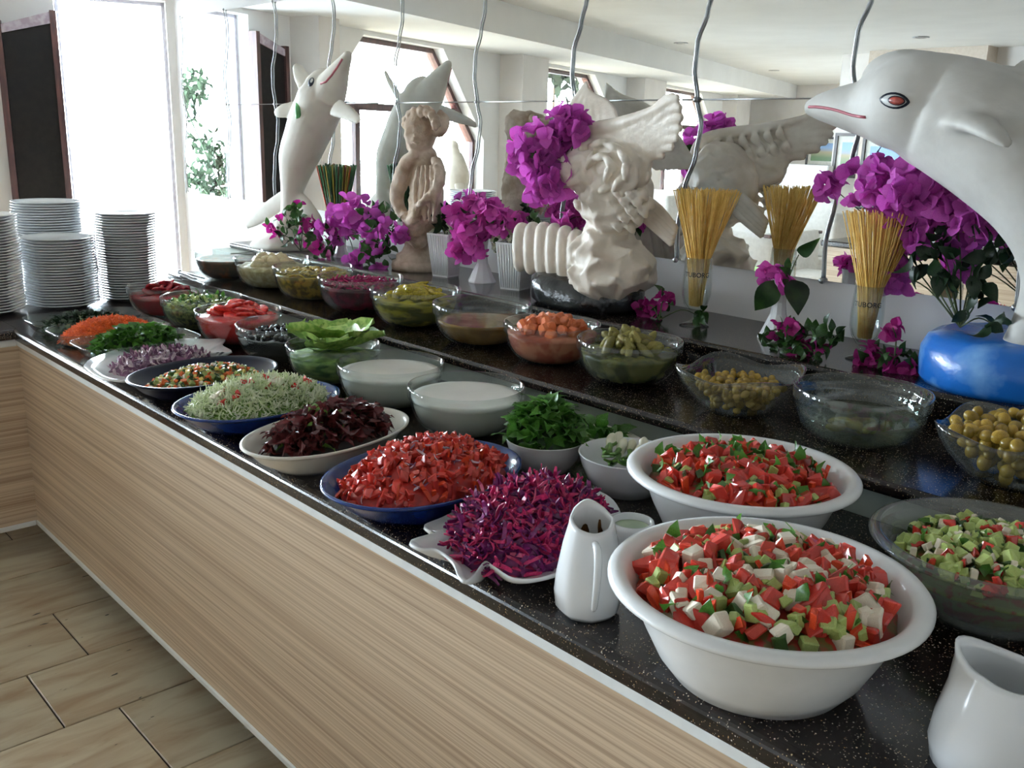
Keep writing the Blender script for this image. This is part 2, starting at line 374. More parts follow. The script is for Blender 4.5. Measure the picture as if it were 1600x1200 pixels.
def bar(t0, z0, t1, z1, w=.05, d=.06, off=-.12):
    a = Vector((t0, z0)); b = Vector((t1, z1)); n = (b - a).normalized(); q = Vector((-n.y, n.x)) * w / 2
    return prism_tz([tuple(a + q), tuple(a - q), tuple(b - q), tuple(b + q)], off - d / 2, off + d / 2)
for i, (t0, t1, sill, top) in enumerate(WINS):
    w = bpy.data.objects.new('window_%d' % (i + 1), None); COL.objects.link(w); tag(w, kind='structure')
    outline = [(t0, sill)] + top + [(t1, sill)]
    for a, b in zip(outline, outline[1:] + outline[:1]):
        if a != b: obj('frame_bar', bar(*a, *b, w=.07 if i else .035), WOODDK if i else PALEFR, w, False)
    vs = {0: [], 1: [1.72, 2.66], 2: [4.95, 5.65], 3: [8.4, 9.3]}[i]
    def ztop(t):
        for (a, za), (b, zb) in zip(top, top[1:]):
            if a <= t <= b: return za + (zb - za) * (t - a) / (b - a)
        return top[-1][1]
    for t in vs: obj('mullion', bar(t, sill, t, min(ztop(t), 1.62 if i else 9), w=.055 if i else .03), WOODDK, w, False)
    if i: obj('transom', bar(t0, 1.60, t1, 1.60 if ztop(t1) >= 1.6 else 1.40, w=.05) if False else bar(t0 + .02, 1.62, t1 - (.22 if i == 1 else .02), 1.62, w=.05), WOODDK, w, False)
    cuts = [t0] + vs + [t1]
    for a, b in zip(cuts, cuts[1:]):
        pts = [(a, sill), (b, sill), (b, ztop(b))] + [p for p in reversed(top) if a < p[0] < b] + [(a, ztop(a))]
        obj('pane', prism_tz(pts, -.122, -.118), PANE, w, False)
    # sky light portal in the opening
    ld = bpy.data.lights.new('window_portal', 'AREA'); ld.shape = 'RECTANGLE'; ld.size = t1 - t0 + .1; ld.size_y = 2.1 - sill; ld.cycles.is_portal = True
    lo = bpy.data.objects.new('window_portal', ld); COL.objects.link(lo)
    lo.matrix_world = Matrix.Translation(wp((t0 + t1) / 2, -.2, (2.1 + sill) / 2)) @ Matrix(((WD.x, 0, -WN.x, 0), (WD.y, 0, -WN.y, 0), (0, 1, 0, 0), (0, 0, 0, 1)))
    lo.rotation_mode = 'QUATERNION'

# terrace outside
structure('terrace_ground', join([(-30, -30, -.08), (0, -30, -.08), (0, 20, -.08), (-30, 20, -.08)] and box(-24, -9.5, -22, 12, -.14, -.07)), mat('pale_paving', (.55, .53, .5), rough=.9))
dr = structure('door_1', prism_tz([(.585, .1), (.815, .1), (.815, 1.90), (.585, 1.95)], .008, .05), mat('dark_door_board', (.007, .0055, .005), (.004, .003, .003), rough=.6, spec=.2))
obj('door_stile', prism_tz([(.560, .1), (.590, .1), (.590, 1.99), (.560, 1.99)], .004, .065), WOODDK, dr, False)
obj('door_stile', prism_tz([(.810, .1), (.840, .1), (.840, 1.93), (.810, 1.93)], .004, .065), WOODDK, dr, False)
obj('door_head', prism_tz([(.585, 1.93), (.815, 1.87), (.815, 1.91), (.585, 1.985)], .006, .06), mat('lit_head_tone', srgb(170, 160, 170), srgb(140, 126, 136), rough=.4), dr, False)  # light on the top rail is put into a paler lilac-grey
def tree(name, label, p, h, r, nl, lm, zl=.0, ls=.09):
    t = thing(name, label, 'tree', p)
    obj('trunk', loft([(0, 0, 0, .035), (.02, .03, h * .35, .028), (-.03, 0, h * .7, .018), (0, .02, h * .95, .006)], 8, 4), mat('bark', srgb(90, 72, 54), srgb(62, 48, 36), rough=.9), t)
    vs = []
    cl = [(U(-r, r), U(-r, r), U(h * .42 + zl, h), U(.4, 1) * r * .42) for _ in range(22)]
    for i in range(nl):
        c = random.choice(cl); q = Vector((random.gauss(0, 1), random.gauss(0, 1), random.gauss(0, 1))).normalized() * c[3] * R() ** .4
        vs.append(xf(leafvf(ls * U(.7, 1.3), ls * .55, .3, .2, 3), (c[0] + q.x, c[1] + q.y, c[2] + q.z), rrot()))
    for c in cl[:12]: vs.append(tube([(0, 0, h * .4), (c[0] * .5, c[1] * .5, (c[2] + h * .4) / 2), c[:3]], .006, 4))
    tag(obj('foliage', join(*vs), lm, t), kind='stuff'); return t
TLEAF = mat('tree_leaf', (.016, .024, .013), (.009, .015, .008), rough=.8, scale=10, spec=.05)
tree('garden_tree', 'small leafy tree outside the chamfered window next to the mirror corner', (-6.15, 1.36, -.07), 1.80, .34, 1500, TLEAF, .25, .06)
tree('garden_tree', 'broad bushy tree standing beyond the third terrace window', (-8.5, -4.0, -.07), 2.5, .8, 900, TLEAF, ls=.16)

# ------------------------------------------------------------------ mirror with wavy rods
MZ0, MZW, MZ1 = 1.108, 1.560, 1.995
CURVE = [(1.108, -.032), (1.2, -.037), (1.317, -.022), (1.41, .009), (1.49, .02), (1.56, 0), (1.64, -.016), (1.71, -.013), (1.79, .014), (1.86, .034), (1.93, .035), (1.995, .018)]
def wav(z):
    for (a, x), (b, y) in zip(CURVE, CURVE[1:]):
        if z <= b: t = (z - a) / (b - a); t = t * t * (3 - 2 * t); return x + (y - x) * t
    return CURVE[-1][1]
mm, mn, ml, mb = _new('silvered_mirror'); mb.inputs['Metallic'].default_value = 1; mb.inputs['Roughness'].default_value = 0.0; mb.inputs['Base Color'].default_value = (.90, .92, .915, 1)
rods = [-5.02] + [-4.53 + .474 * i for i in range(13)]
mir = thing('wall_mirror', 'large frameless wall mirror in wavy panes above the display ledge', 'mirror', (0, 0, 0))
YF = YW - .006
for a, b in zip(rods, rods[1:]):
    for z0, z1 in ((MZ0, MZW - .001), (MZW + .001, MZ1)):
        zs = [z0 + (z1 - z0) * i / 10 for i in range(11)]
        L = [(a + wav(z) + .001, z) for z in zs]; Rr = [(b + wav(z) - .001, z) for z in zs]
        V = [(x, YF, z) for x, z in L] + [(x, YF, z) for x, z in Rr] + [(x, YW - .0005, z) for x, z in L] + [(x, YW - .0005, z) for x, z in Rr]
        n = 11; F = []
        for i in range(10): F += [(i, i + n, i + n + 1, i + 1), (2 * n + i, 2 * n + i + 1, 3 * n + i + 1, 3 * n + i), (i, i + 1, 2 * n + i + 1, 2 * n + i), (n + i, 3 * n + i, 3 * n + i + 1, n + i + 1)]
        F += [(0, 2 * n, 3 * n, n), (10, 10 + n, 10 + 3 * n, 10 + 2 * n)]
        obj('mirror_pane', (V, F), mm, mir, False)
for x in rods:
    zs = [MZ0 - .008 + (MZ1 - MZ0 + .016) * i / 44 for i in range(45)]
    rd = obj('wavy_rod', tube([(x + wav(max(MZ0, min(z, MZ1))), YF - .0055, z) for z in zs], .0034 if x > -2.4 else .0023, 8), STEEL, mir)
    for z in (MZ0, MZW, MZ1): obj('fixing_clip', xf(ball(.0085 if x > -2.4 else .006, 10, 6, (1, .8, 1)), (x + wav(z), YF - .007, z)), STEEL, rd)
for a, b in zip(rods[3:], rods[4:]): obj('cross_wire', tube([(a, YF - .0025, MZW), (b, YF - .0025, MZW)], .0020, 6), STEEL, mir)

# ------------------------------------------------------------------ buffet counter
XL, XR, XA = -4.06, .9, -3.31                     # left end, right end, inner face of the side arm
PY = .865; ARM = .22
cb = thing('buffet_counter', 'long beige streaked laminate counter base with white edging', 'counter', (0, 0, 0))
obj('front_panel', box(XA, XR, PY, PY + .02, .13, .75), LAM, cb, False)
obj('side_arm_panel', box(XA - .02, XA, ARM, PY + .02, .13, .75), LAM, cb, False)
obj('edging_strip', bevel_box(XA, XR, PY - .006, PY + .02, .742, .765, .003, 1), TRIMW, cb, False)
obj('edging_strip', bevel_box(XA, XR, PY - .004, PY + .02, .112, .13, .003, 1), TRIMW, cb, False)
obj('edging_strip', bevel_box(XA - .02, XA + .004, ARM, PY - .006, .742, .765, .003, 1), TRIMW, cb, False)
obj('edging_strip', bevel_box(XA - .02, XA + .004, ARM, PY - .004, .112, .13, .003, 1), TRIMW, cb, False)
obj('end_panel', box(XL + .02, XL + .04, ARM, 2.24, .0, .765), LAM, cb, False)
obj('end_panel', box(XR - .02, XR, PY + .02, 2.24, .0, .765), LAM, cb, False)
for lx in (-2.93, -1.95, -.95, .4): obj('leg', revolve([(0, 0), (.024, 0), (.024, .012), (.016, .016), (.016, .112), (.0, .112)], 14), mat('grey_leg_metal', (.5, .5, .48), rough=.4, metal=.6), cb, True, (lx, PY + .09, 0))
def slab(x0, x1, y0, y1, z0, z1, r=.016, front='y'):
    n = 6; prof = [(y1, z0), (y1, z1)] + [(y0 + r - r * math.sin(math.pi / 2 * i / n), z1 - r + r * math.cos(math.pi / 2 * i / n)) for i in range(n + 1)] + [(y0 + .006 - .006 * math.cos(math.pi / 2 * i / 3), z0 + .006 - .006 * math.sin(math.pi / 2 * i / 3)) for i in range(4)]
    k = len(prof); V = [(x0, y, z) for y, z in prof] + [(x1, y, z) for y, z in prof]
    F = [tuple(range(k)), tuple(range(2 * k - 1, k - 1, -1))] + [(i, (i + 1) % k, (i + 1) % k + k, i + k) for i in range(k)]
    return V, F
def flat_smooth(o):
    for p in o.data.polygons: p.use_smooth = len(p.vertices) == 4 and p.area < 1 and False
    return o
arm = slab(-PY + .0, -ARM + .01, 0, .77, .766, ZC)      # side arm, turned so that its edge faces the aisle
arm = [(XA + .015 - y, -x, z) for x, y, z in arm[0]], arm[1]
wt = tag(obj('worktop', join(slab(XL, XR, YE, 2.245, .766, ZC), arm), GRAN, None, False), 'dark speckled granite worktop running along the laminate counter', 'worktop')
ms = thing('granite_shelf', 'raised granite shelf step carrying the row of pickle bowls', 'shelf', (0, 0, 0))
obj('riser', box(-3.62, XR, YM + .035, 2.245, ZC + .0005, ZM - .0245), mat('pale_riser_paint', (.40, .44, .39), (.37, .41, .36), rough=.5), ms, False)
obj('slab', slab(-3.66, XR, YM, 2.245, ZM - .024, ZM, .011), GRAN, ms, False)
dl = thing('display_ledge', 'granite display ledge at the mirror wall under the statues', 'shelf', (0, 0, 0))
obj('riser', box(-3.80, XR, YL + .03, 2.245, ZM + .0005, ZL - .0245), GRAN, dl, False)
obj('slab', slab(-3.84, XR, YL, 2.245, ZL - .024, ZL, .011), GRAN, dl, False)
obj('support_block', box(-3.84, -3.67, 1.80, 2.245, ZC + .0005, ZL - .0245), MATS['pale_riser_paint'], dl, False)

# ------------------------------------------------------------------ furniture the mirror shows
CLOTH = mat('white_tablecloth', (.78, .76, .72), (.72, .70, .66), rough=.9, bump=.2, bscale=12)
def rtable(x, y, label, w=.8):
    t = thing('dining_table', label, 'table', (x, y, 0), 0, 'cloth covered dining tables')
    obj('table_top', bevel_box(-w / 2, w / 2, -w / 2, w / 2, .715, .74, .004, 1), WOODDK, t, False)
    for sx in (-1, 1):
        for sy in (-1, 1): obj('leg', box(sx * (w / 2 - .06) - .025, sx * (w / 2 - .06) + .025, sy * (w / 2 - .06) - .025, sy * (w / 2 - .06) + .025, 0, .715), WOODDK, t, False)
    n = 48; V, F = [], []
    for j, (s, z) in enumerate(((0, .748), (.9, .748), (1.0, .744), (1.02, .70), (1.05, .55), (1.08, .42))):
        for i in range(n):
            a = 2 * math.pi * i / n; c, d = math.cos(a), math.sin(a); k = (abs(c) ** 8 + abs(d) ** 8) ** (-1 / 8); rp = 1 + (.03 * math.sin(a * 12 + 1) if j > 3 else 0)
            V.append((c * k * s * rp * (w / 2 + .012), d * k * s * rp * (w / 2 + .012), z))
    for j in range(5):
        for i in range(n): F.append((j * n + i, j * n + (i + 1) % n, j * n + n + (i + 1) % n, j * n + n + i))
    tag(obj('tablecloth', (V, F), CLOTH, None, True, (x, y, 0)), 'white cloth draped over the ' + label, 'tablecloth', 'white tablecloths')
def chair(x, y, rz, label):
    t = thing('dining_chair', label, 'chair', (x, y, 0), rz, 'covered dining chairs')
    obj('seat', bevel_box(-.22, .22, -.22, .22, .40, .46, .02, 2), CLOTH, t)
    obj('backrest', bevel_box(-.22, .22, .17, .23, .46, .95, .02, 2), CLOTH, t)
    obj('skirt', join(box(-.215, .215, -.215, -.21, .2, .41), box(-.215, -.21, -.215, .215, .2, .41), box(.21, .215, -.215, .215, .2, .41)), CLOTH, t, False)
    for sx in (-1, 1):
        for sy in (-1, 1): obj('leg', box(sx * .19 - .018, sx * .19 + .018, sy * .19 - .018, sy * .19 + .018, 0, .40), WOODDK, t, False)
rtable(-4.55, -2.5, 'dining table in front of the white partition')
rtable(-5.75, -1.9, 'dining table by the chamfered windows', .85)
rtable(-6.2, -4.3, 'dining table near the far end of the window wall', .85)
chair(-4.55, -3.2, math.pi, 'white covered chair between the dining table and the white partition')
chair(-3.85, -2.35, -math.pi / 2, 'white covered chair beside the small table in front of the partition')
chair(-5.35, -2.75, math.pi / 2, 'white covered chair between the two nearer dining tables')
chair(-5.6, -1.15, 0, 'white covered chair by the chamfered windows with its back to the buffet')
chair(-6.2, -3.55, 0, 'white covered chair tucked at the far dining table')
tag(obj('partition', bevel_box(-5.9, -4.95, -.05, .05, 0, 1.24, .01, 1), WHITEWALL, None, False, (0, -4.35, 0)), 'white shoulder-high partition screen behind the dining table', 'partition')
oc = thing('serving_counter', 'second beige laminate serving counter across the aisle with dark top', 'counter', (0, -1.62, 0))
obj('body', box(-3.4, 1.2, -.55, 0, .1, .76), LAM, oc, False)
obj('worktop', bevel_box(-3.43, 1.2, -.58, .02, .76, .80, .008, 1), GRAN, oc, False)
obj('plinth', box(-3.35, 1.15, -.5, -.05, 0, .1), WOODDK, oc, False)
for cx, lab in ((-3.15, 'coffee machine at the end of the serving counter'), (-2.72, 'coffee machine standing further along the serving counter')):
    t = thing('coffee_machine', 'small steel and black ' + lab, 'machine', (cx, -1.88, .80))
    obj('body', bevel_box(-.14, .14, -.16, .0, 0, .34, .01, 1), STEEL, t, False)
    obj('head', bevel_box(-.14, .14, 0, .12, .22, .34, .01, 1), mat('black_plastic', (.02, .02, .02), (.015, .015, .015), rough=.35), t, False)
    obj('drip_tray', bevel_box(-.13, .13, 0, .13, 0, .03, .005, 1), MATS['black_plastic'], t, False)
    for sx in (-.05, .05): obj('spout', loft([(sx, .07, .22, .012), (sx, .07, .17, .009)], 8, 1), STEEL, t)
def picture(x0, x1, y, z0, z1, label):
    t = thing('framed_picture', label, 'picture', ((x0 + x1) / 2, y, z0))
    w = (x1 - x0) / 2; h = z1 - z0
    obj('frame', join(box(-w, w, 0, .03, 0, .03), box(-w, w, 0, .03, h - .03, h), box(-w, -w + .03, 0, .03, .03, h - .03), box(w - .03, w, 0, .03, .03, h - .03)), mat('dark_picture_frame', srgb(48, 38, 36), rough=.4), t, False)
    obj('mount', box(-w + .03, w - .03, .002, .012, .03, h - .03), mat('picture_mount', (.6, .6, .55), rough=.7), t, False)
    m, n, l, b = _new('landscape_print'); tc = n.new('ShaderNodeTexCoord'); sp = n.new('ShaderNodeSeparateXYZ'); l.new(tc.outputs['Generated'], sp.inputs[0])
    rp = n.new('ShaderNodeValToRGB'); e = rp.color_ramp.elements; e[0].color = (*srgb(70, 96, 60), 1); e[0].position = .2; e[1].color = (*srgb(120, 150, 190), 1); e[1].position = .75
    k = rp.color_ramp.elements.new(.5); k.color = (*srgb(140, 130, 100), 1); l.new(sp.outputs[2], rp.inputs[0]); l.new(rp.outputs[0], b.inputs['Base Color'])
    obj('print', box(-w + .08, w - .08, .010, .014, .09, h - .09), m, t, False)
picture(-5.12, -4.84, YN, 1.12, 1.56, 'narrow framed landscape picture beside the column')
picture(-4.70, -4.12, YN + .22, 1.02, 1.53, 'wide framed landscape picture hung on the beige column')
picture(-8.1, -7.5, -9.2, 1.1, 1.55, 'small dark framed picture at the far end wall')
for u, v in ((1440, 58), (1210, 110), (1065, 67)):
    d = ray(u, v); s = (CEIL - CAM.z) / d.z; p = d * s; 
    t = thing('ceiling_downlight', 'small round recessed downlight in the white ceiling', 'downlight', (p.x, 2 * YW - p.y, CEIL), 0, 'ceiling downlights')
    obj('ring', revolve([(.045, 0), (.065, 0), (.068, -.006), (.045, -.008), (.043, 0)], 24), STEEL, t)
    obj('lens', revolve([(0, -.002), (.043, -.002)], 24), mat('frosted_lens', (.6, .6, .58), rough=.4), t)
# a pale dove figure on a stand at the window
ps = thing('plant_stand', 'tall narrow white stand at the window carrying a dove figurine', 'stand', (-5.55, -.05, 0))
obj('top', bevel_box(-.15, .15, -.15, .15, .955, .975, .004, 1), TRIMW, ps, False)
for sx in (-1, 1):
    for sy in (-1, 1): obj('leg', box(sx * .12 - .012, sx * .12 + .012, sy * .12 - .012, sy * .12 + .012, 0, .955), TRIMW, ps, False)
dv = thing('dove_figurine', 'white dove figurine perched on the window stand', 'figurine', (-5.55, -.05, .975), math.radians(20))
obj('base', revolve([(0, 0), (.085, 0), (.08, .02), (0, .02)], 24), PLASTER, dv)
obj('body', join(loft([(0, .0, .01, .05), (.0, 0, .07, .08), (.01, 0, .18, .09), (-.01, 0, .28, .065), (-.05, 0, .35, .04), (-.075, 0, .395, .036), (-.11, 0, .40, .017), (-.15, 0, .385, .004)], 16, 5), loft([(.05, 0, .16, .05), (.10, 0, .08, .04), (.13, 0, .025, .02)], 12, 3, .5)), PLASTER, dv)
# ================================================================== DISHES
BOWLP = [(0, 0), (.48, 0), (.55, .012), (.69, .08), (.80, .18), (.88, .30), (.93, .43), (.955, .55), (.962, .60), (.985, .612), (1, .635), (1, .80), (.99, .815), (.968, .81), (.958, .64), (.93, .59), (.925, .54), (.90, .43), (.85, .305), (.77, .19), (.66, .095), (.53, .04), (.48, .032), (0, .032)]
def inner_r(z):                                   # inner radius of the glass bowl at height z (unit bowl)
    pr = [(.0, .032), (.48, .032), (.53, .04), (.66, .095), (.77, .19), (.85, .305), (.90, .43), (.925, .54), (.93, .59), (.958, .64), (.968, .81)]
    for (a, x), (b, y) in zip(pr[1:], pr[2:]):
        if z <= y: return a + (b - a) * (z - x) / (y - x)
    return .968
_bowl = me(revolve(BOWLP, 56), GLASS, True, 'glass_bowl')
def glass_bowl(x, y, z, r, label, group='clear glass salad bowls'):
    o = obj('glass_bowl', _bowl, None, None, True, (x, y, z), None, r); return tag(o, label, 'bowl', group)
def filling(name, label, cat, x, y, z, r, level, m, dome=0, bump=0, sc=60, kind='stuff', k=.985):
    """a solid mass that fills the bowl up to `level` (fraction of r)"""
    n = 8; pr = [(0, .042)]
    for i in range(n + 1):
        h = .042 + (level - .042) * i / n; pr.append((inner_r(h) * k - .004, h))
    e = pr[-1][0]
    for i in range(1, 9):
        q = 1 - i / 8; pr.append((e * q, level + dome * (1 - q * q)))
    v, f = revolve(pr, 48)
    v = [Vector(p) * r for p in v]
    if bump: v = [p + Vector((0, 0, noise.noise(p * sc) * bump if p.z > level * r * .97 else 0)) for p in v]
    o = obj(name, (v, f), m, None, True, (x, y, z)); return tag(o, label, cat, None, kind)
def oval_tray(x, y, z, a, b, h, rz, m, label, p=2.15):
    pr = [(0, 0), (.62, 0), (.68, .008), (.82, h * .45), (.93, h * .86), (.975, h * .97), (1, h), (1.0, h + .004), (.975, h + .005), (.935, h * .95), (.81, h * .5), (.70, .017), (.62, .009), (0, .009)]
    o = obj('oval_dish', revolve([(r, q) for r, q in pr], 64, a, b, p), m, None, True, (x, y, z), (0, 0, rz)); return tag(o, label, 'dish', 'oval salad dishes')
def dome_vf(a, b, H, n=40, m=9, bump=.0, sc=40, pw=.75, e=1.0):
    v, f = revolve([(1, -.004)] + [(1 - i / m, H * (1 - (1 - i / m) ** 2) ** pw) for i in range(m + 1)], n, a, b)
    v = [Vector(p) for p in v]
    if bump: v = [p + Vector((noise.noise(p * sc + Vector((9, 0, 0))), noise.noise(p * sc + Vector((0, 9, 0))), noise.noise(p * sc))) * bump for p in v]
    return v, f
def spots(n, a, b, H, pw=.75, lim=1.0, jit=.0):
    """points spread over a dome, most even first (sunflower)"""
    out = []
    for i in range(n):
        q = math.sqrt((i + .5) / n) * lim; t = i * 2.39996 + U(-.5, .5); q = min(1, max(0, q + U(-.04, .04)))
        out.append(Vector((a * q * math.cos(t), b * q * math.sin(t), H * (max(0, 1 - q * q)) ** pw + U(-jit, jit))))
    random.shuffle(out); return out
def pieces(parent, pts, kinds, tilt=None):
    """kinds: (name, [meshes], weight, (smin, smax), sink)"""
    ws = [k[2] for k in kinds]
    for p in pts:
        k = random.choices(kinds, ws)[0]
        rot = rrot() if tilt is None else (U(-tilt, tilt) + (random.choice((-1.4, 0, 1.4)) if 'shred' in k[0] or 'sliver' in k[0] else 0), U(-tilt, tilt), U(0, 6.28))
        obj(k[0], random.choice(k[1]), None, parent, True, (p.x, p.y, p.z + k[4]), rot, U(*k[3]))
def mesh_set(fn, m, n=5, smooth=False): return [me(fn(), m, smooth, 'piece') for _ in range(n)]
def shred_mass(pts, fn, tilt=.5, up=.002, roll=None):
    roll = roll or tilt
    return join(*[xf(fn(), (p.x, p.y, p.z + up), (U(-roll, roll), U(-tilt, tilt), U(0, 6.28))) for p in pts])

TOM = mat('tomato_flesh', srgb(204, 62, 48), srgb(172, 40, 34), rough=.22, scale=60, var=.25, spec=.7)
TOMP = mat('tomato_pale', srgb(214, 84, 64), srgb(190, 50, 42), rough=.25, scale=60, var=.2)
PEP = mat('red_pepper', srgb(212, 74, 40), srgb(188, 52, 30), rough=.2, var=.2)
CUKE = mat('cucumber_flesh', srgb(184, 196, 120), srgb(150, 170, 88), rough=.3, scale=40, var=.2)
CUKES = mat('cucumber_skin', srgb(64, 96, 40), srgb(44, 70, 28), rough=.3, scale=60, var=.25)
CHEESE = mat('white_cheese', srgb(236, 226, 206), srgb(220, 206, 184), rough=.55, scale=40, var=.06)
HERB = mat('chopped_herb', srgb(88, 140, 50), srgb(54, 100, 32), rough=.4, scale=30, var=.35, thin=.25)
CAB = mat('purple_cabbage', srgb(134, 40, 108), srgb(88, 20, 78), rough=.25, scale=40, var=.3)
CABP = mat('pink_cabbage', srgb(216, 56, 116), srgb(180, 34, 90), rough=.25, scale=40, var=.3)
CARR = mat('grated_carrot', srgb(232, 118, 48), srgb(204, 86, 30), rough=.4, scale=50, var=.2)
ONION = mat('onion_white', srgb(222, 206, 206), srgb(190, 160, 176), rough=.3, scale=40, var=.15)
ONIONP = mat('onion_purple', srgb(140, 96, 124), srgb(104, 60, 92), rough=.3, scale=40, var=.15)
LETT = mat('shredded_lettuce', srgb(234, 236, 210), srgb(204, 214, 164), rough=.4, scale=40, var=.2)
LETTG = mat('lettuce_green', srgb(122, 160, 62), srgb(86, 128, 40), rough=.35, scale=20, var=.2)
REDL = mat('red_leaf_lettuce', srgb(112, 50, 48), srgb(62, 24, 30), rough=.25, scale=50, var=.4, thin=.2)
OLIVEK = mat('black_olive', (.008, .007, .009), (.014, .011, .013), rough=.12, var=.3)
OLIVEG = mat('green_olive', srgb(168, 140, 56), srgb(128, 98, 34), rough=.2, scale=40, var=.3)
GHER = mat('gherkin', srgb(150, 138, 68), srgb(108, 104, 48), rough=.25, scale=50, var=.25, bump=.3, bscale=160)
YOG = mat('yoghurt', (.80, .78, .71), (.76, .74, .67), rough=.35, scale=14)
WHEAT = mat('corn_kernel', srgb(226, 210, 120), srgb(200, 170, 80), rough=.3, var=.2)

# ---- big white bowls of chopped salad
BIGP = [(0, 0), (.52, 0), (.56, .01), (.66, .14), (.76, .34), (.83, .52), (.88, .585), (.92, .585), (.97, .60), (1.0, .625), (1.0, .645), (.98, .668), (.94, .675), (.895, .665), (.865, .63), (.825, .53), (.735, .34), (.62, .15), (.52, .035), (0, .03)]
_bigbowl = me(revolve(BIGP, 72), PLASTW, True, 'big_bowl'); _bigclear = me(revolve(BIGP, 72), CLEARP, True, 'clear_bowl')
def big_bowl(x, y, r, label, mesh=_bigbowl): return tag(obj('serving_bowl', mesh, None, None, True, (x, y, ZC), None, r), label, 'bowl')
tomk = mesh_set(lambda: chunk((1.1, .8, .58), .33, .16), TOM, 8); tomp = mesh_set(lambda: chunk((1.1, .7, .5), .25), TOMP, 4)
pepk = mesh_set(lambda: chunk((1.5, .6, .35), .22), PEP, 4); cukk = mesh_set(lambda: chunk((.9, .8, .7), .16), CUKE, 5)
cuks = mesh_set(lambda: chunk((.9, .75, .3), .16), CUKES, 4); chk = mesh_set(lambda: chunk((1, .85, .75), .14), CHEESE, 5)
hrb = mesh_set(lambda: leafvf(1, .75, .5, .3, 3, .15), HERB, 5, True)
def salad(name, label, x, y, z, a, H, n, kinds, bed, b=None):
    t = thing(name, label, 'salad', (x, y, z))
    obj('salad_bed', dome_vf(a, b or a, H, bump=.004, pw=.45), bed, t, True, (0, 0, -.007))
    pieces(t, spots(n, a * .94, (b or a) * .94, H, .45, .99, .004), kinds); return t
BEDR = mat('chopped_salad_bed', srgb(164, 46, 34), srgb(110, 96, 48), rough=.35, scale=70, contrast=(.45, .55))
B1 = (-.568, .965, .195); B2 = (-.825, 1.292, .190); B3 = (-.440, 1.352, .170)
big_bowl(*B1, 'large white serving bowl of tomato salad with white cheese cubes beside the front cream jug')
big_bowl(*B2, 'large white serving bowl of tomato and herb salad without cheese')
big_bowl(*B3, 'large clear plastic bowl of cucumber salad on the worktop', _bigclear)
def fillz(r, k): return ZC + r * k
salad('chopped_salad', 'tomato, cucumber and white cheese salad heaped in the cheese salad bowl', B1[0], B1[1], fillz(B1[2], .54), .157, .036, 430,
      [('tomato_piece', tomk, 5, (.022, .034), .004), ('tomato_piece', tomp, 2, (.020, .030), .004), ('pepper_piece', pepk, 1.6, (.017, .025), .005), ('cucumber_piece', cukk, 3, (.016, .023), .006), ('cucumber_skin_piece', cuks, 1, (.015, .021), .008), ('cheese_piece', chk, 2.6, (.017, .027), .007), ('herb_leaf', hrb, 3, (.016, .028), .012)], BEDR)
salad('chopped_salad', 'tomato and green herb salad heaped in the white bowl without cheese', B2[0], B2[1], fillz(B2[2], .53), .152, .024, 400,
      [('tomato_piece', tomk, 6, (.021, .034), .004), ('pepper_piece', pepk, 2, (.016, .024), .005), ('cucumber_piece', cukk, 2.2, (.015, .021), .006), ('cucumber_skin_piece', cuks, 1.3, (.014, .020), .008), ('herb_leaf', hrb, 4.5, (.018, .030), .012)], BEDR)
BEDG = mat('cucumber_salad_bed', srgb(96, 108, 52), srgb(110, 48, 30), rough=.35, scale=60, contrast=(.5, .6))
sc3 = salad('chopped_salad', 'cucumber salad with tomato bits in the clear plastic bowl', B3[0], B3[1], fillz(B3[2], .46), .133, .028, 360,
      [('cucumber_piece', cukk, 5, (.015, .023), .005), ('cucumber_skin_piece', cuks, 2, (.012, .018), .006), ('tomato_piece', tomk, 1.7, (.013, .02), .005), ('herb_leaf', hrb, 2, (.012, .02), .008), ('cheese_piece', chk, 1, (.010, .015), .006)], BEDG)
pr = [(0, .045)] + [(.60 + .19 * i / 5, .14 + .31 * i / 5) for i in range(6)] + [(0, .455)]
obj('salad_underside', revolve([(q * B3[2] * .955, h * B3[2]) for q, h in pr], 40), BEDG, sc3, True, (0, 0, ZC - fillz(B3[2], .46)))

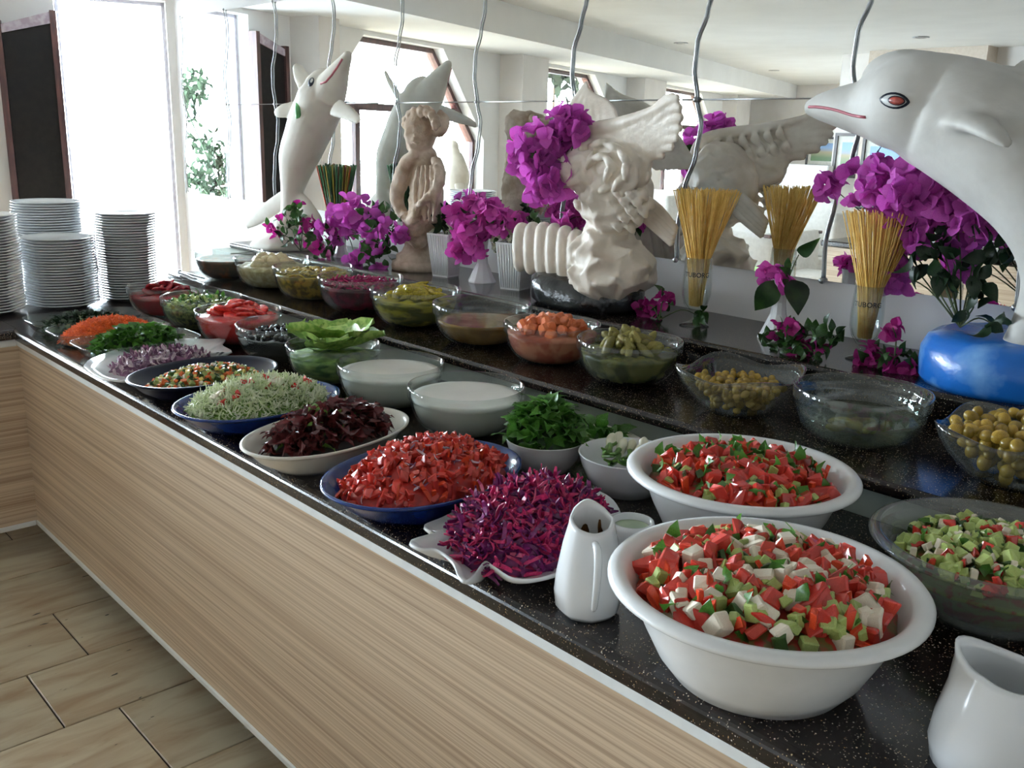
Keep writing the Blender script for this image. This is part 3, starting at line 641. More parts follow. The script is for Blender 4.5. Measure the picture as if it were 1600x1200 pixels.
# ---- cream jugs, jar, small white bowls
def jug(x, y, rz, s, label, sauce=None, facets=8, zs=1):
    t = thing('cream_jug', label, 'jug', (x, y, ZC), rz)
    prof = [(.034, 0), (.041, .008), (.044, .030), (.042, .055), (.035, .095), (.029, .120), (.028, .128)]
    V, F = [], []; n = 32
    def ringat(r, z, sp, shrink=0):
        for i in range(n):
            a = 2 * math.pi * i / n; q = math.cos(math.pi / facets) / math.cos((a % (2 * math.pi / facets)) - math.pi / facets) if facets else 1
            q = 1 + (q - 1) * .5 if facets else 1
            k = max(0, math.cos(a)) ** 3
            V.append(((r * q - shrink) * math.cos(a) + sp * k * .010, (r * q - shrink) * math.sin(a), z + sp * (k * .010 - .010 * max(0, -math.cos(a)) - .002)))
    V.append((0, 0, 0))
    pr = [(r, z, max(0, (z - .085) / .043) ** 1.4, 0) for r, z in prof] + [(r, z - .0005, max(0, (z - .085) / .043) ** 1.4, .0035) for r, z in reversed(prof[2:])]
    for r, z, sp, sh in pr: ringat(r, z, sp, sh)
    for i in range(n): F.append((0, 1 + (i + 1) % n, 1 + i))
    for j in range(len(pr) - 1):
        for i in range(n): F.append((1 + j * n + i, 1 + j * n + (i + 1) % n, 1 + j * n + n + (i + 1) % n, 1 + j * n + n + i))
    V.append((0, 0, .03)); F += [(len(V) - 1, 1 + (len(pr) - 1) * n + i, 1 + (len(pr) - 1) * n + (i + 1) % n) for i in range(n)]
    V = [Vector(p) * s for p in V]; V = [Vector((p.x, p.y, p.z * zs)) for p in V]; obj('body', (V, F), CHINA, t)
    hp = [(-.031, 0, .104, .0045), (-.048, 0, .103, .005), (-.056, 0, .088, .005), (-.054, 0, .060, .0045), (-.046, 0, .030, .004), (-.041, 0, .022, .003)]
    obj('handle', loft([(p[0] * s, p[1] * s, p[2] * s * zs, p[3] * s) for p in hp], 10, 5, 1.0), CHINA, t)
    if sauce: obj('sauce', xf(revolve([(0, 0), (.028, 0), (.026, .001), (0, .002)], 24), (0, 0, .086 * s), None, s), sauce, t)
    return t
SAUCE = mat('dark_syrup', srgb(98, 64, 32), srgb(66, 42, 20), rough=.12)
J = jug(-.815, .915, math.radians(142), 1.12, 'white faceted china jug of dark syrup between cabbage plate and cheese salad', SAUCE)
for i, (a, z0, z1) in enumerate(((.75, .080, .121), (-.55, .080, .112), (.1, .080, .104))):
    obj('syrup_drip', loft([(.0350 * math.cos(a) * 1.12, .0350 * math.sin(a) * 1.12, z0 * 1.12, .010), (.0322 * math.cos(a) * 1.12, .0322 * math.sin(a) * 1.12, (z0 + z1) / 2 * 1.12, .008), (.0296 * math.cos(a) * 1.12, .0296 * math.sin(a) * 1.12, z1 * 1.12, .003)], 8, 3, .25, (math.cos(a), math.sin(a), 0)), SAUCE, J)
jp = onz(1565, 1215, ZC)
jug(-.292, .985, math.radians(170), 1.42, 'plain rounded white china milk jug in front of the clear plastic bowl', None, 0, .70)
jr = thing('china_jar', 'small round white china jar with pale green dip behind the syrup jug', 'jar', (-.893, 1.098, ZC))
obj('body', revolve([(0, 0), (.030, 0), (.036, .01), (.037, .055), (.035, .062), (.031, .062), (.029, .05), (.028, .012), (0, .01)], 36), CHINA, jr)
obj('dip', revolve([(0, .054), (.022, .053), (.0285, .052)], 30), mat('green_dip', srgb(168, 186, 150), rough=.3), jr)
SMP = [(0, 0), (.55, 0), (.60, .02), (.80, .28), (.93, .58), (.985, .78), (1, .80), (.985, .815), (.955, .80), (.90, .60), (.77, .31), (.58, .06), (0, .05)]
def small_bowl(x, y, r, label, z=ZC): return tag(obj('small_bowl', revolve([(a * r, b * r) for a, b in SMP], 48), CHINA, None, True, (x, y, z)), label, 'bowl', 'small white bowls')
small_bowl(-1.277, 1.282, .081, 'small white china bowl of rocket leaves beside the blue tomato dish')
small_bowl(-1.092, 1.318, .094, 'small white china bowl of spring onions next to the rocket bowl')
small_bowl(-1.075, 1.488 - .058, .030 * 1.0 + .022, 'tiny white china bowl of chopped onion greens wedged behind the spring onions')

# ---- rocket leaves, each its own leaf
ROCK = mat('rocket_leaf', srgb(92, 142, 56), srgb(56, 102, 34), rough=.4, scale=30, var=.4, thin=.25)
lvs = mesh_set(lambda: leafvf(1, U(.38, .6), U(.3, .8), .3, 5, .08), ROCK, 6, True)
rlv = mesh_set(lambda: leafvf(1, U(.6, .95), U(.3, .9), .35, 5, .12), ROCK, 6, True)
def leafheap(name, label, x, y, z, a, b, H, n, ms, size, lift=.3, core=None, cat='greens'):
    t = thing(name, label, cat, (x, y, z))
    if core: obj('leaf_bed', dome_vf(a * .95, b * .95, H * .8, bump=.008), core, t)
    for p in spots(n, a, b, H):
        ang = math.atan2(p.y, p.x) + U(-1.2, 1.2)
        obj('leaf', random.choice(ms), None, t, True, (p.x * .9, p.y * .9, p.z), (U(-.8, .8), -U(.0, 1.2) * lift - .1, ang), U(*size))
    return t
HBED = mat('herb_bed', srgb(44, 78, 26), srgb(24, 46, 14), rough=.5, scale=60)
leafheap('rocket_leaves', 'heap of green rocket leaves in the small white bowl', -1.277, 1.282, ZC + .052, .070, .070, .078, 170, rlv, (.026, .046), .9, HBED)
STALK = mat('onion_stalk', srgb(104, 146, 60), srgb(70, 112, 40), rough=.35, var=.2); BULB = mat('onion_bulb', srgb(232, 228, 206), srgb(210, 206, 180), rough=.3, var=.05)
so = None
for i in range(16):
    t = thing('spring_onion', 'spring onion with white bulb and green stalk in the small white bowl', 'spring onion', (-1.092, 1.318, ZC + .044), 0, 'spring onions in the white bowl')
    y0 = U(-.042, .042); z = .004 + .0045 * (i % 6); x0 = -.052 + U(-.006, .016)
    obj('bulb', loft([(x0, y0, z + .024, .005), (x0 + .012, y0, z + .020, .0100), (x0 + .028, y0, z + .013, .0062)], 10, 3), BULB, t)
    obj('stalk', loft([(x0 + .026, y0, z + .013, .0055), (x0 + .06, y0 * .9 + U(-.008, .008), z + .013, .0046), (x0 + .095, y0 * .7 + U(-.014, .014), z + .018, .004), (x0 + .120, y0 * .5 + U(-.012, .012), z + .030, .0018)], 7, 3), STALK, t)
    t.rotation_euler = (0, 0, math.radians(-62) + U(-.12, .12))
gd = tag(obj('oval_dish', revolve([(r * .1, q) for r, q in ((0, 0), (.7, 0), (.78, .01), (.96, .035), (1, .040), (.97, .042), (.76, .016), (0, .008))], 40, 1.35, .52), CREAMCH, None, True, (-1.30, 1.452, ZC), (0, 0, math.radians(3))), 'pale oval dish of herbs against the shelf riser', 'dish')
leafheap('herb_sprigs', 'dark green herb sprigs in the pale dish against the shelf riser', -1.30, 1.449, ZC + .020, .11, .042, .032, 60, lvs, (.032, .055), .7, HBED)

# ---- oval dishes
A9 = math.radians(98)
oval_tray(-2.226, 1.005, ZC, .195, .140, .050, A9, NAVY, 'dark navy oval dish of diced mixed vegetables')
oval_tray(-1.910, .988, ZC, .198, .148, .052, A9, BLUEG, 'blue oval dish of shredded lettuce with tomato bits')
oval_tray(-1.602, .980, ZC, .198, .125, .055, math.radians(103), CREAMCH, 'cream white oval dish of red leaf lettuce')
oval_tray(-1.290, .988, ZC, .205, .150, .055, math.radians(100), BLUEG, 'blue oval dish heaped with chopped red tomatoes and onion')
# diced vegetables
dice = [mesh_set(lambda: chunk((1, .9, .8), .15), m, 3) for m in (CARR, CUKE, CUKES, CHEESE, WHEAT)]
t = thing('diced_vegetable_salad', 'low heap of diced carrot, pea and corn salad in the navy dish', 'salad', (-2.226, 1.005, ZC + .022), A9)
obj('salad_bed', dome_vf(.145, .098, .036, bump=.004), mat('diced_bed', srgb(150, 110, 50), srgb(70, 80, 36), rough=.4, scale=120), t)
pieces(t, spots(295, .146, .100, .038), [('carrot_dice', dice[0], 3, (0.0104, 0.0156), .002), ('cucumber_dice', dice[1], 2.5, (0.0104, 0.0156), .002), ('green_dice', dice[2], 3, (0.0091, 0.0143), .002), ('cheese_dice', dice[3], 1.5, (0.0104, 0.0143), .002), ('corn_dice', dice[4], 2, (0.0091, 0.0130), .002)])
# shredded lettuce
t = thing('shredded_lettuce_salad', 'pale green shredded lettuce heap with tomato bits in the blue dish', 'salad', (-1.910, .988, ZC + .043), A9)
obj('salad_bed', dome_vf(.166, .120, .046, bump=.005), LETTG, t)
tag(obj('lettuce_shreds', shred_mass(spots(2400, .166, .119, .050, jit=.004), lambda: strip(U(.018, .036), U(.002, .0045), .0012, .9, .4, 3), .5), LETT, t, False), kind='stuff')
tag(obj('green_shreds', shred_mass(spots(460, .166, .119, .051, jit=.003), lambda: strip(U(.012, .024), U(.0015, .003), .001, .7, .4, 3), .7), LETTG, t, False), kind='stuff')
for p in [Vector((random.gauss(0, .09), random.gauss(0, .05), 0)) for _ in range(26)]:
    q = (p.x / .158) ** 2 + (p.y / .112) ** 2
    if q < .9: obj(*(('tomato_piece', random.choice(tomk)) if R() < .75 else ('cheese_piece', random.choice(chk))), None, t, True, (p.x, p.y, .051 * (1 - q) ** .75 + .002), rrot(), U(.015, .024))
# red leaf lettuce
rl = mesh_set(lambda: leafvf(1, U(.7, 1.1), U(.4, 1.4), .5, 8, .30), REDL, 8, True); rg = mesh_set(lambda: leafvf(1, .6, .8, .4, 7, .25), LETTG, 3, True)
t = leafheap('red_leaf_lettuce', 'dark red frilly leaf lettuce in the cream oval dish', -1.602, .985, ZC + .036, .152, .082, .055, 295, rl, (.022, .042), .9, mat('red_lettuce_bed', srgb(46, 18, 20), srgb(24, 18, 12), rough=.5, scale=60))
t.rotation_euler = (0, 0, math.radians(103))
for p in spots(34, .12, .06, .060): obj('green_leaf', random.choice(rg), None, t, True, p, (U(-.8, .8), U(-1, 0), U(0, 6.28)), U(.025, .042))
# chopped tomatoes with onion
t = thing('chopped_tomato_salad', 'high heap of chopped red tomato with onion slivers in the blue dish', 'salad', (-1.290, .990, ZC + .040), math.radians(100))
obj('salad_bed', dome_vf(.174, .122, .058, bump=.006), mat('tomato_bed', srgb(186, 36, 24), srgb(150, 22, 18), rough=.3, scale=60), t)
tags = mesh_set(lambda: chunk((1.7, .6, .5), .2), TOM, 5)
pieces(t, spots(400, .174, .122, .062), [('tomato_piece', tomk, 3, (.013, .019), .003), ('tomato_strip', tags, 4, (.013, .018), .003), ('pepper_piece', pepk, 2, (.012, .016), .003)])
ons = mesh_set(lambda: strip(1, .16, .06, .6, .3, 4), ONION, 4); onp = mesh_set(lambda: strip(1, .16, .06, .6, .3, 4), ONIONP, 3)
pieces(t, spots(150, .166, .114, .066), [('onion_sliver', ons, 3, (.014, .024), .005), ('onion_sliver', onp, 1, (.014, .022), .005)], .5)

# ---- fish-shaped plates
def outline_plate(name, pts, z, label, m, rim=.030):
    c = Vector((sum(p[0] for p in pts) / len(pts), sum(p[1] for p in pts) / len(pts)))
    P = [Vector((*q[:2],)) - c for q in catmull([(*p, 0) for p in pts + pts[:1]], 4)[:-1]]; n = len(P); V, F = [], []
    lv = [(.0, .0), (.60, 0), (.66, .004), (.86, rim * .55), (1.0, rim), (.99, rim + .005), (.85, rim * .55 + .006), (.66, .012), (0, .011)]
    for s, h in lv:
        if s == 0: V.append((0, 0, h)); continue
        for q in P: V.append((q.x * s, q.y * s, h))
    st = [0]; k = 1
    for s, h in lv[1:-1]: st.append(k); k += n
    for i in range(n):
        j = (i + 1) % n; F.append((0, 1 + j, 1 + i)); F.append((k, st[-1] + i, st[-1] + j))
        for a, b in zip(st[1:], st[2:]): F.append((a + i, a + j, b + j, b + i))
    o = obj(name, (V, F), m, None, True, (c.x, c.y, z)); return tag(o, label, 'plate', 'fish shaped plates'), c
fp = [(724, 795), (690, 812), (662, 824), (672, 833), (691, 833), (641, 848), (652, 860), (680, 862), (706, 882), (716, 905), (727, 912), (740, 902), (757, 882), (772, 890), (805, 909), (855, 906), (905, 885), (950, 850), (972, 815), (960, 785), (930, 768), (880, 756), (820, 757), (770, 772)]
fish, fc = outline_plate('fish_plate', [tuple(onz(u, v, ZC + .03)[:2]) for u, v in fp], ZC, 'white fish shaped china plate under the red cabbage', CHINA)
t = thing('red_cabbage_salad', 'tall heap of shredded purple and pink cabbage on the fish plate', 'salad', (-1.020, 1.002, ZC + .016), math.radians(100))
obj('salad_bed', dome_vf(.150, .110, .076, bump=.008, pw=.6), CAB, t)
for nm, m, n, hz in (('purple_shreds', CAB, 700, .080), ('pink_shreds', CABP, 620, .082)):
    tag(obj(nm, shred_mass(spots(n, .155, .116, hz, .6, jit=.005), lambda: strip(U(.02, .05), U(.003, .0075), .0018, 1.1, .5, 5), .32, .002, 1.6), m, t, False), kind='stuff')
cs = mesh_set(lambda: strip(1, .22, .07, .9, .5, 5), CAB, 4); cp = mesh_set(lambda: strip(1, .2, .07, .9, .5, 5), CABP, 4)
pieces(t, spots(150, .155, .116, .082, .6), [('cabbage_shred', cs, 1, (.028, .05), .003), ('cabbage_shred', cp, 1, (.024, .045), .003)], .4)
fp2 = [(130, 574), (150, 590), (185, 597), (230, 592), (275, 576), (310, 560), (338, 552), (362, 548), (348, 538), (362, 545 - 14), (330, 530), (300, 531), (255, 533), (210, 540), (165, 554), (140, 564)]
fp2 = [(130, 574), (152, 590), (188, 597), (235, 590), (280, 572), (312, 556), (336, 553), (363, 551), (348, 541), (352, 531), (328, 532), (296, 531), (250, 533), (205, 541), (165, 554), (140, 564)]
outline_plate('fish_plate', [tuple(onz(u, v, ZC + .03)[:2]) for u, v in fp2], ZC, 'white fish shaped china plate under the sliced red onion', CHINA)
t = thing('sliced_red_onion', 'heap of sliced purple onion on the fish plate next to the parsley tray', 'onion', (-2.50, 1.005, ZC + .014), math.radians(96))
obj('onion_bed', dome_vf(.140, .078, .034, bump=.004), ONIONP, t)
onb = mesh_set(lambda: strip(1, .24, .07, 1.0, .3, 5), ONION, 4); onq = mesh_set(lambda: strip(1, .24, .07, 1.0, .3, 5), ONIONP, 4)
pieces(t, spots(260, .143, .080, .037), [('onion_slice', onb, 1, (.02, .036), .002), ('onion_slice', onq, 1.2, (.02, .036), .002)], .6)

# ---- rectangular glass trays
def glass_tray(x, y, label):
    h = .042; pr = [(0, 0), (.78, 0), (.84, .006), (.95, h * .8), (1, h), (1, h + .004), (.975, h + .004), (.92, h * .8), (.82, .010), (.76, .007), (0, .007)]
    return tag(obj('glass_tray', revolve(pr, 56, .105, .172, 5), GLASSG, None, True, (x, y, ZC)), label, 'tray', 'rectangular glass trays')
glass_tray(-2.735, 1.035, 'clear rectangular glass tray of chopped parsley')
glass_tray(-2.955, 1.035, 'clear rectangular glass tray of grated carrot')
glass_tray(-3.175, 1.035, 'clear rectangular glass tray of dark dill beside the plate stacks')
pars = mesh_set(lambda: leafvf(1, .9, .6, .4, 3, .2), HERB, 5, True)
dillm = mesh_set(lambda: leafvf(1, .5, .6, .4, 3, .2), LEAFD, 4, True)
leafheap('chopped_parsley', 'bright green chopped parsley heap in the glass tray', -2.735, 1.035, ZC + .012, .082, .142, .062, 260, pars, (.018, .034), .8, HBED, 'herbs')
leafheap('chopped_dill', 'dark green dill heap in the glass tray beside the plates', -3.175, 1.035, ZC + .012, .080, .140, .035, 160, dillm, (.018, .034), .7, HBED, 'herbs')
t = thing('grated_carrot', 'mound of orange grated carrot in the middle glass tray', 'carrot', (-2.955, 1.035, ZC + .012))
obj('carrot_bed', dome_vf(.085, .145, .058, bump=.004), CARR, t)
tag(obj('carrot_shreds', shred_mass(spots(2200, .086, .146, .060, jit=.002), lambda: strip(U(.01, .022), .0022, .0014, .6, .4, 3), .6), CARR, t, False), kind='stuff')

# ---- glass bowls on the worktop
CB = {'yog1': (-1.852, 1.312), 'yog2': (-1.567, 1.316), 'lettuce': (-2.132, 1.325), 'black': (-2.430, 1.340), 'tomato': (-2.700, 1.340), 'cuke': (-2.985, 1.352), 'red': (-3.270, 1.352)}
RB = .132
glass_bowl(*CB['yog1'], ZC, RB, 'glass bowl of yoghurt sauce next to the lettuce bowl')
glass_bowl(*CB['yog2'], ZC, RB, 'glass bowl of yoghurt sauce next to the rocket leaves')
glass_bowl(*CB['lettuce'], ZC, RB * .95, 'glass bowl overflowing with green lettuce leaves')
glass_bowl(*CB['black'], ZC, RB, 'glass bowl of shiny black olives')
glass_bowl(*CB['tomato'], ZC, RB, 'glass bowl of red tomato slices')
glass_bowl(*CB['cuke'], ZC, RB, 'glass bowl of chopped cucumber and greens')
glass_bowl(*CB['red'], ZC, RB, 'glass bowl of dark red beetroot slices beside the plate stacks')
for k, l in (('yog1', 'white yoghurt sauce filling the glass bowl next to the lettuce'), ('yog2', 'white yoghurt sauce filling the glass bowl next to the rocket')):
    filling('yoghurt', l, 'yoghurt', *CB[k], ZC, RB, .635, YOG, 0, .0015, 30)
LET = mat('lettuce_leaf', srgb(168, 194, 104), srgb(116, 158, 66), rough=.35, scale=12, var=.2)
def bigleaf():
    V, F = [], []; n, m = 8, 8; ph = U(0, 6)
    for i in range(n + 1):
        for j in range(m + 1):
            a = -1 + 2 * j / m; q = i / n; w = math.sin(math.pi * min(1, q * .85 + .12)) * .55
            V.append((q - .5, a * w, .32 * a * a * w + .25 * (q - .5) ** 2 + (.055 * math.sin(a * 7 + q * 9 + ph)) * abs(a) ** 1.5 * (.4 + q)))
    for i in range(n):
        for j in range(m): F.append((i * (m + 1) + j, i * (m + 1) + j + 1, (i + 1) * (m + 1) + j + 1, (i + 1) * (m + 1) + j))
    return V, F
bls = mesh_set(bigleaf, LET, 4, True)
filling('lettuce_heart', 'green lettuce packed inside the overflowing glass bowl', 'lettuce', *CB['lettuce'], ZC, RB * .95, .55, mat('packed_lettuce', srgb(150, 178, 96), srgb(60, 96, 44), rough=.4, scale=22, contrast=(.38, .62), stretch=(1, 1, 2.5)), .1, .01, 40)
for i in range(11):
    a = i * 2.4 + .4; q = .02 + .05 * (i / 11) ** .5
    o = obj('lettuce_leaf', bls[i % 4], None, None, True, (CB['lettuce'][0] + q * math.cos(a), CB['lettuce'][1] + q * math.sin(a), ZC + .098 + .006 * (i % 4)), (U(-.3, .3), -.15 - U(0, .3), a), U(.12, .17))
    tag(o, 'crinkled pale green lettuce leaf in the overflowing glass bowl', 'leaf', 'lettuce leaves in the glass bowl')
def round_things(name, label, cat, group, x, y, z, r, level, n, ms, size, H=.15, tilt=None, lim=.93, extra=0, flat=False):
    er = inner_r(level) * r * lim
    for p in spots(n, er - size[1] * .5, er - size[1] * .5, H * r):
        o = obj(name, random.choice(ms), None, None, True, (x + p.x, y + p.y, z + level * r + p.z), rrot() if tilt is None else (U(-tilt, tilt), U(-tilt, tilt), U(0, 6.28)), U(*size)); tag(o, label, cat, group)
BRINE = glassmat('brine', (.82, .80, .62), .6, body=.35, bodycol=srgb(150, 130, 60))
olk = mesh_set(lambda: ball(.5, 10, 7, (1, .8, .8)), OLIVEK, 2, True)
filling('olive_mass', 'black olives packed under the top layer in the glass bowl', 'olives', *CB['black'], ZC, RB, .54, OLIVEK, .05, .006, 70)
round_things('black_olive', 'single glossy black olive on top of the olive bowl', 'olive', 'black olives in the glass bowl', *CB['black'], ZC, RB, .56, 72, olk, (.016, .021), .10)
def slice_vf(): return revolve([(0, -.07), (.46, -.07), (.5, -.03), (.5, .03), (.46, .07), (0, .07)], 18)
SLI = mat('tomato_slice', srgb(212, 60, 48), srgb(176, 30, 30), rough=.2, scale=5, detail=1, var=.15); BEET = mat('beet_slice', srgb(160, 36, 44), srgb(120, 20, 32), rough=.25, scale=6, var=.2)
tsl = mesh_set(slice_vf, SLI, 1, True); bsl = mesh_set(slice_vf, BEET, 1, True)
filling('tomato_mass', 'red tomatoes packed inside the tomato slice bowl', 'tomato', *CB['tomato'], ZC, RB, .63, SLI, .12, .008, 40)
round_things('tomato_slice', 'round red tomato slice leaning in the glass bowl', 'tomato slice', 'tomato slices', *CB['tomato'], ZC, RB, .69, 22, tsl, (.058, .072), .22, .5, .8)
filling('beetroot_mass', 'dark red beetroot packed inside the bowl beside the plates', 'beetroot', *CB['red'], ZC, RB, .55, BEET, .12, .008, 40)
round_things('beetroot_slice', 'round dark red beetroot slice in the bowl beside the plates', 'beetroot slice', 'beetroot slices', *CB['red'], ZC, RB, .62, 18, bsl, (.05, .062), .2, .6, .8)
filling('cucumber_mass', 'chopped cucumber and greens packed inside the glass bowl', 'cucumber', *CB['cuke'], ZC, RB, .56, mat('green_mix', srgb(120, 136, 70), srgb(44, 70, 30), rough=.4, scale=90), .16, .006, 60)
t = thing('chopped_cucumber', 'chopped green cucumber pieces heaped on the greens bowl', 'cucumber', (*CB['cuke'], ZC + RB * .58))
pieces(t, spots(150, .112, .112, .026), [('cucumber_piece', cukk, 2, (.012, .018), .002), ('cucumber_skin_piece', cuks, 2, (.012, .018), .002), ('herb_leaf', hrb, 1.4, (.015, .025), .004)])

# ---- glass bowls on the middle shelf
MB = [(-3.415, 1.665), (-3.140, 1.700), (-2.848, 1.698), (-2.562, 1.700), (-2.268, 1.700), (-1.958, 1.698), (-1.684, 1.700), (-1.425, 1.702), None, (-.838, 1.708)]
RM = [.132, .136, .138, .138, .138, .139, .126, .127, 0, .130]
labs = ['glass bowl of mixed vegetable pickles in pale brine at the shelf end', 'glass bowl of pale pickled cauliflower', 'glass bowl of chopped yellow green beans', 'glass bowl of purple beetroot pickle', 'glass bowl of yellow pickled peppers', 'half empty glass bowl of brown pickling liquid', 'glass bowl of orange pickled carrots', 'glass bowl heaped with gherkins next to the carrots', '', 'wide glass bowl with a few gherkins in clear brine']
for c, r, l in zip(MB, RM, labs):
    if c: glass_bowl(*c, ZM, r, l, 'pickle bowls on the raised shelf')
M = lambda i: (*MB[i], ZM, RM[i])
filling('mixed_pickles', 'dark mixed vegetable pickles in the end bowl of the shelf', 'pickles', *M(0), .58, mat('mixed_pickle', srgb(80, 62, 44), srgb(140, 80, 40), rough=.3, scale=26, contrast=(.5, .65)), 0, .003, 60)
filling('cauliflower_pickle', 'pale cream cauliflower pickle mass in its glass bowl', 'pickles', *M(1), .56, mat('cauliflower', srgb(206, 194, 156), srgb(176, 158, 112), rough=.4, scale=50), .12, .014, 34)
cf = mesh_set(lambda: bumpy(ball(.5, 14, 10, (1, .9, .75)), .12, 5, U(0, 50)), mat('cauliflower_floret', srgb(222, 208, 172), srgb(196, 178, 132), rough=.5, scale=30, var=.1), 3, True)
round_things('cauliflower_floret', 'cream pickled cauliflower floret in the pale pickle bowl', 'cauliflower', 'cauliflower florets', *M(1), .60, 13, cf, (.045, .065), .16, None, .78)
filling('bean_pickle', 'chopped yellow green bean pickle in the third shelf bowl', 'pickles', *M(2), .60, mat('bean_pickle', srgb(170, 140, 44), srgb(96, 84, 26), rough=.3, scale=50, contrast=(.42, .58)), .05, .006, 60)
bn = mesh_set(lambda: loft([(-.5, 0, 0, .14), (0, .06, .02, .16), (.5, 0, 0, .13)], 7, 2), mat('bean_piece', srgb(190, 168, 70), srgb(150, 130, 44), rough=.3, var=.2), 3, True)
t = thing('green_bean_pieces', 'cut pickled bean pieces covering the bean pickle bowl', 'beans', (*MB[2], ZM + RM[2] * .62)); pieces(t, spots(150, .115, .115, .010), [('bean_piece', bn, 1, (.018, .028), .003)], .4)
filling('beetroot_pickle', 'shredded purple beetroot pickle in the shelf bowl', 'pickles', *M(3), .60, mat('beet_pickle', srgb(108, 10, 46), srgb(62, 4, 30), rough=.2, scale=40), .05, .006, 60)
bt = mesh_set(lambda: strip(1, .2, .14, .6, .4, 4), mat('beet_shred', srgb(160, 20, 84), srgb(112, 8, 56), rough=.2, var=.25), 4)
t = thing('beetroot_shreds', 'purple beetroot shreds covering the beetroot pickle bowl', 'beetroot', (*MB[3], ZM + RM[3] * .62)); pieces(t, spots(170, .115, .115, .012), [('beetroot_shred', bt, 1, (.02, .034), .003)], .5)
PEPY = mat('yellow_pepper', srgb(176, 158, 40), srgb(136, 122, 26), rough=.2, scale=20, var=.2)
filling('pepper_pickle', 'yellow pickled peppers packed in the shelf bowl', 'pickles', *M(4), .59, mat('pepper_pickle', srgb(160, 146, 40), srgb(92, 88, 20), rough=.25, scale=16, contrast=(.42, .58), stretch=(1, 1, 3)), .05, .008, 40)
pk = mesh_set(lambda: loft([(-.5, 0, 0, .03), (-.42, .02, .02, .12), (-.15, .05, .05, .17), (.2, -.02, .03, .13), (.5, -.10, -.02, .02)], 10, 3), PEPY, 3, True)
round_things('pickled_pepper', 'curled yellow pickled pepper on top of the pepper bowl', 'pepper', 'yellow pickled peppers', *M(4), .64, 30, pk, (.055, .085), .16, .5, .8)
filling('brown_brine', 'cloudy brown pickling liquid low in its glass bowl', 'liquid', *M(5), .46, mat('brown_brine', srgb(150, 112, 52), srgb(116, 82, 34), rough=.1, scale=18), 0, 0)
filling('carrot_pickle', 'orange carrot pickle packed in the shelf bowl', 'pickles', *M(6), .60, mat('carrot_pickle', srgb(206, 128, 96), srgb(176, 90, 66), rough=.25, scale=18, contrast=(.45, .55)), .05, .008, 40)
ck = mesh_set(lambda: revolve([(0, -.4), (.42, -.4), (.5, -.3), (.44, .32), (.36, .4), (0, .4)], 9), mat('carrot_chunk', srgb(216, 122, 76), srgb(196, 98, 54), rough=.25, var=.2), 3, False)
round_things('carrot_chunk', 'thick orange pickled carrot chunk in the carrot bowl', 'carrot', 'pickled carrot chunks', *M(6), .66, 40, ck, (.024, .034), .22, None, .82)
gk = mesh_set(lambda: loft([(-.5, 0, 0, .06), (-.4, 0, 0, .15), (-.1, .03, .02, .2), (.25, .02, 0, .18), (.45, -.02, 0, .1), (.52, -.03, 0, .03)], 10, 3), GHER, 4, True)
filling('gherkin_pickle', 'gherkins packed under the top layer next to the carrots', 'pickles', *M(7), .56, mat('gherkin_mass', srgb(116, 112, 54), srgb(70, 72, 34), rough=.25, scale=16, contrast=(.45, .56)), .05, .008, 40)
round_things('gherkin', 'plump green gherkin heaped in the bowl beside the carrots', 'gherkin', 'gherkins in the heaped bowl', *M(7), .63, 30, gk, (.045, .062), .24, None, .78)
filling('clear_brine', 'clear greenish brine low in the wide glass bowl', 'liquid', *M(9), .40, glassmat('thin_brine', (.88, .90, .84), .7, body=.10, bodycol=srgb(110, 120, 90)), 0, 0)
for i in range(9):
    a = i * 2.4; q = .055 * (i / 9) ** .5
    o = obj('gherkin', gk[i % 4], None, None, True, (MB[9][0] + q * math.cos(a), MB[9][1] + q * math.sin(a), ZM + .026 + .006 * (i % 3)), (U(-.3, .3), U(-.2, .2), U(0, 6.28)), U(.045, .055)); tag(o, 'green gherkin lying in the clear brine of the wide bowl', 'gherkin', 'gherkins in the wide bowl')
# square bowls with a waved rim
def wave_bowl(x, y, r, rz, label):
    V, F = [], []; n = 64; lv = []
    for q, h in ((.0, 0), (.40, 0), (.50, .015), (.66, .16), (.82, .40), (.93, .62), (1.0, .84), (.985, .845), (.91, .63), (.80, .42), (.64, .19), (.48, .045), (0, .035)): lv.append((q, h))
    st = []
    for q, h in lv:
        if q == 0: st.append((len(V), 1)); V.append((0, 0, h * r)); continue
        st.append((len(V), n))
        for i in range(n):
            a = 2 * math.pi * i / n; c, s = math.cos(a), math.sin(a); p = 2 + 2.0 * min(1, h / .5); k = (abs(c) ** p + abs(s) ** p) ** (-1 / p)
            V.append((q * r * c * k, q * r * s * k, h * r * (1 - .16 * (h / .84) ** 3 * (math.cos(4 * a) + 1) / 2)))
    for (a, na), (b, nb) in zip(st, st[1:]):
        for i in range(n):
            j = (i + 1) % n
            if na == 1: F.append((a, b + j, b + i))
            elif nb == 1: F.append((a + i, a + j, b))
            else: F.append((a + i, a + j, b + j, b + i))
    return tag(obj('square_glass_bowl', (V, F), GLASS, None, True, (x, y, ZM), (0, 0, rz)), label, 'bowl', 'square wavy glass bowls')
wave_bowl(-1.105, 1.690, .120, math.radians(8), 'square wavy glass bowl of small green olives between two gherkin bowls')
wave_bowl(-.545, 1.705, .125, math.radians(5), 'square wavy glass bowl filled with large brown green olives')
olg = mesh_set(lambda: ball(.5, 12, 8, (1.15, .85, .85)), OLIVEG, 3, True)
PIM = mat('pimento', srgb(190, 70, 30), rough=.3)
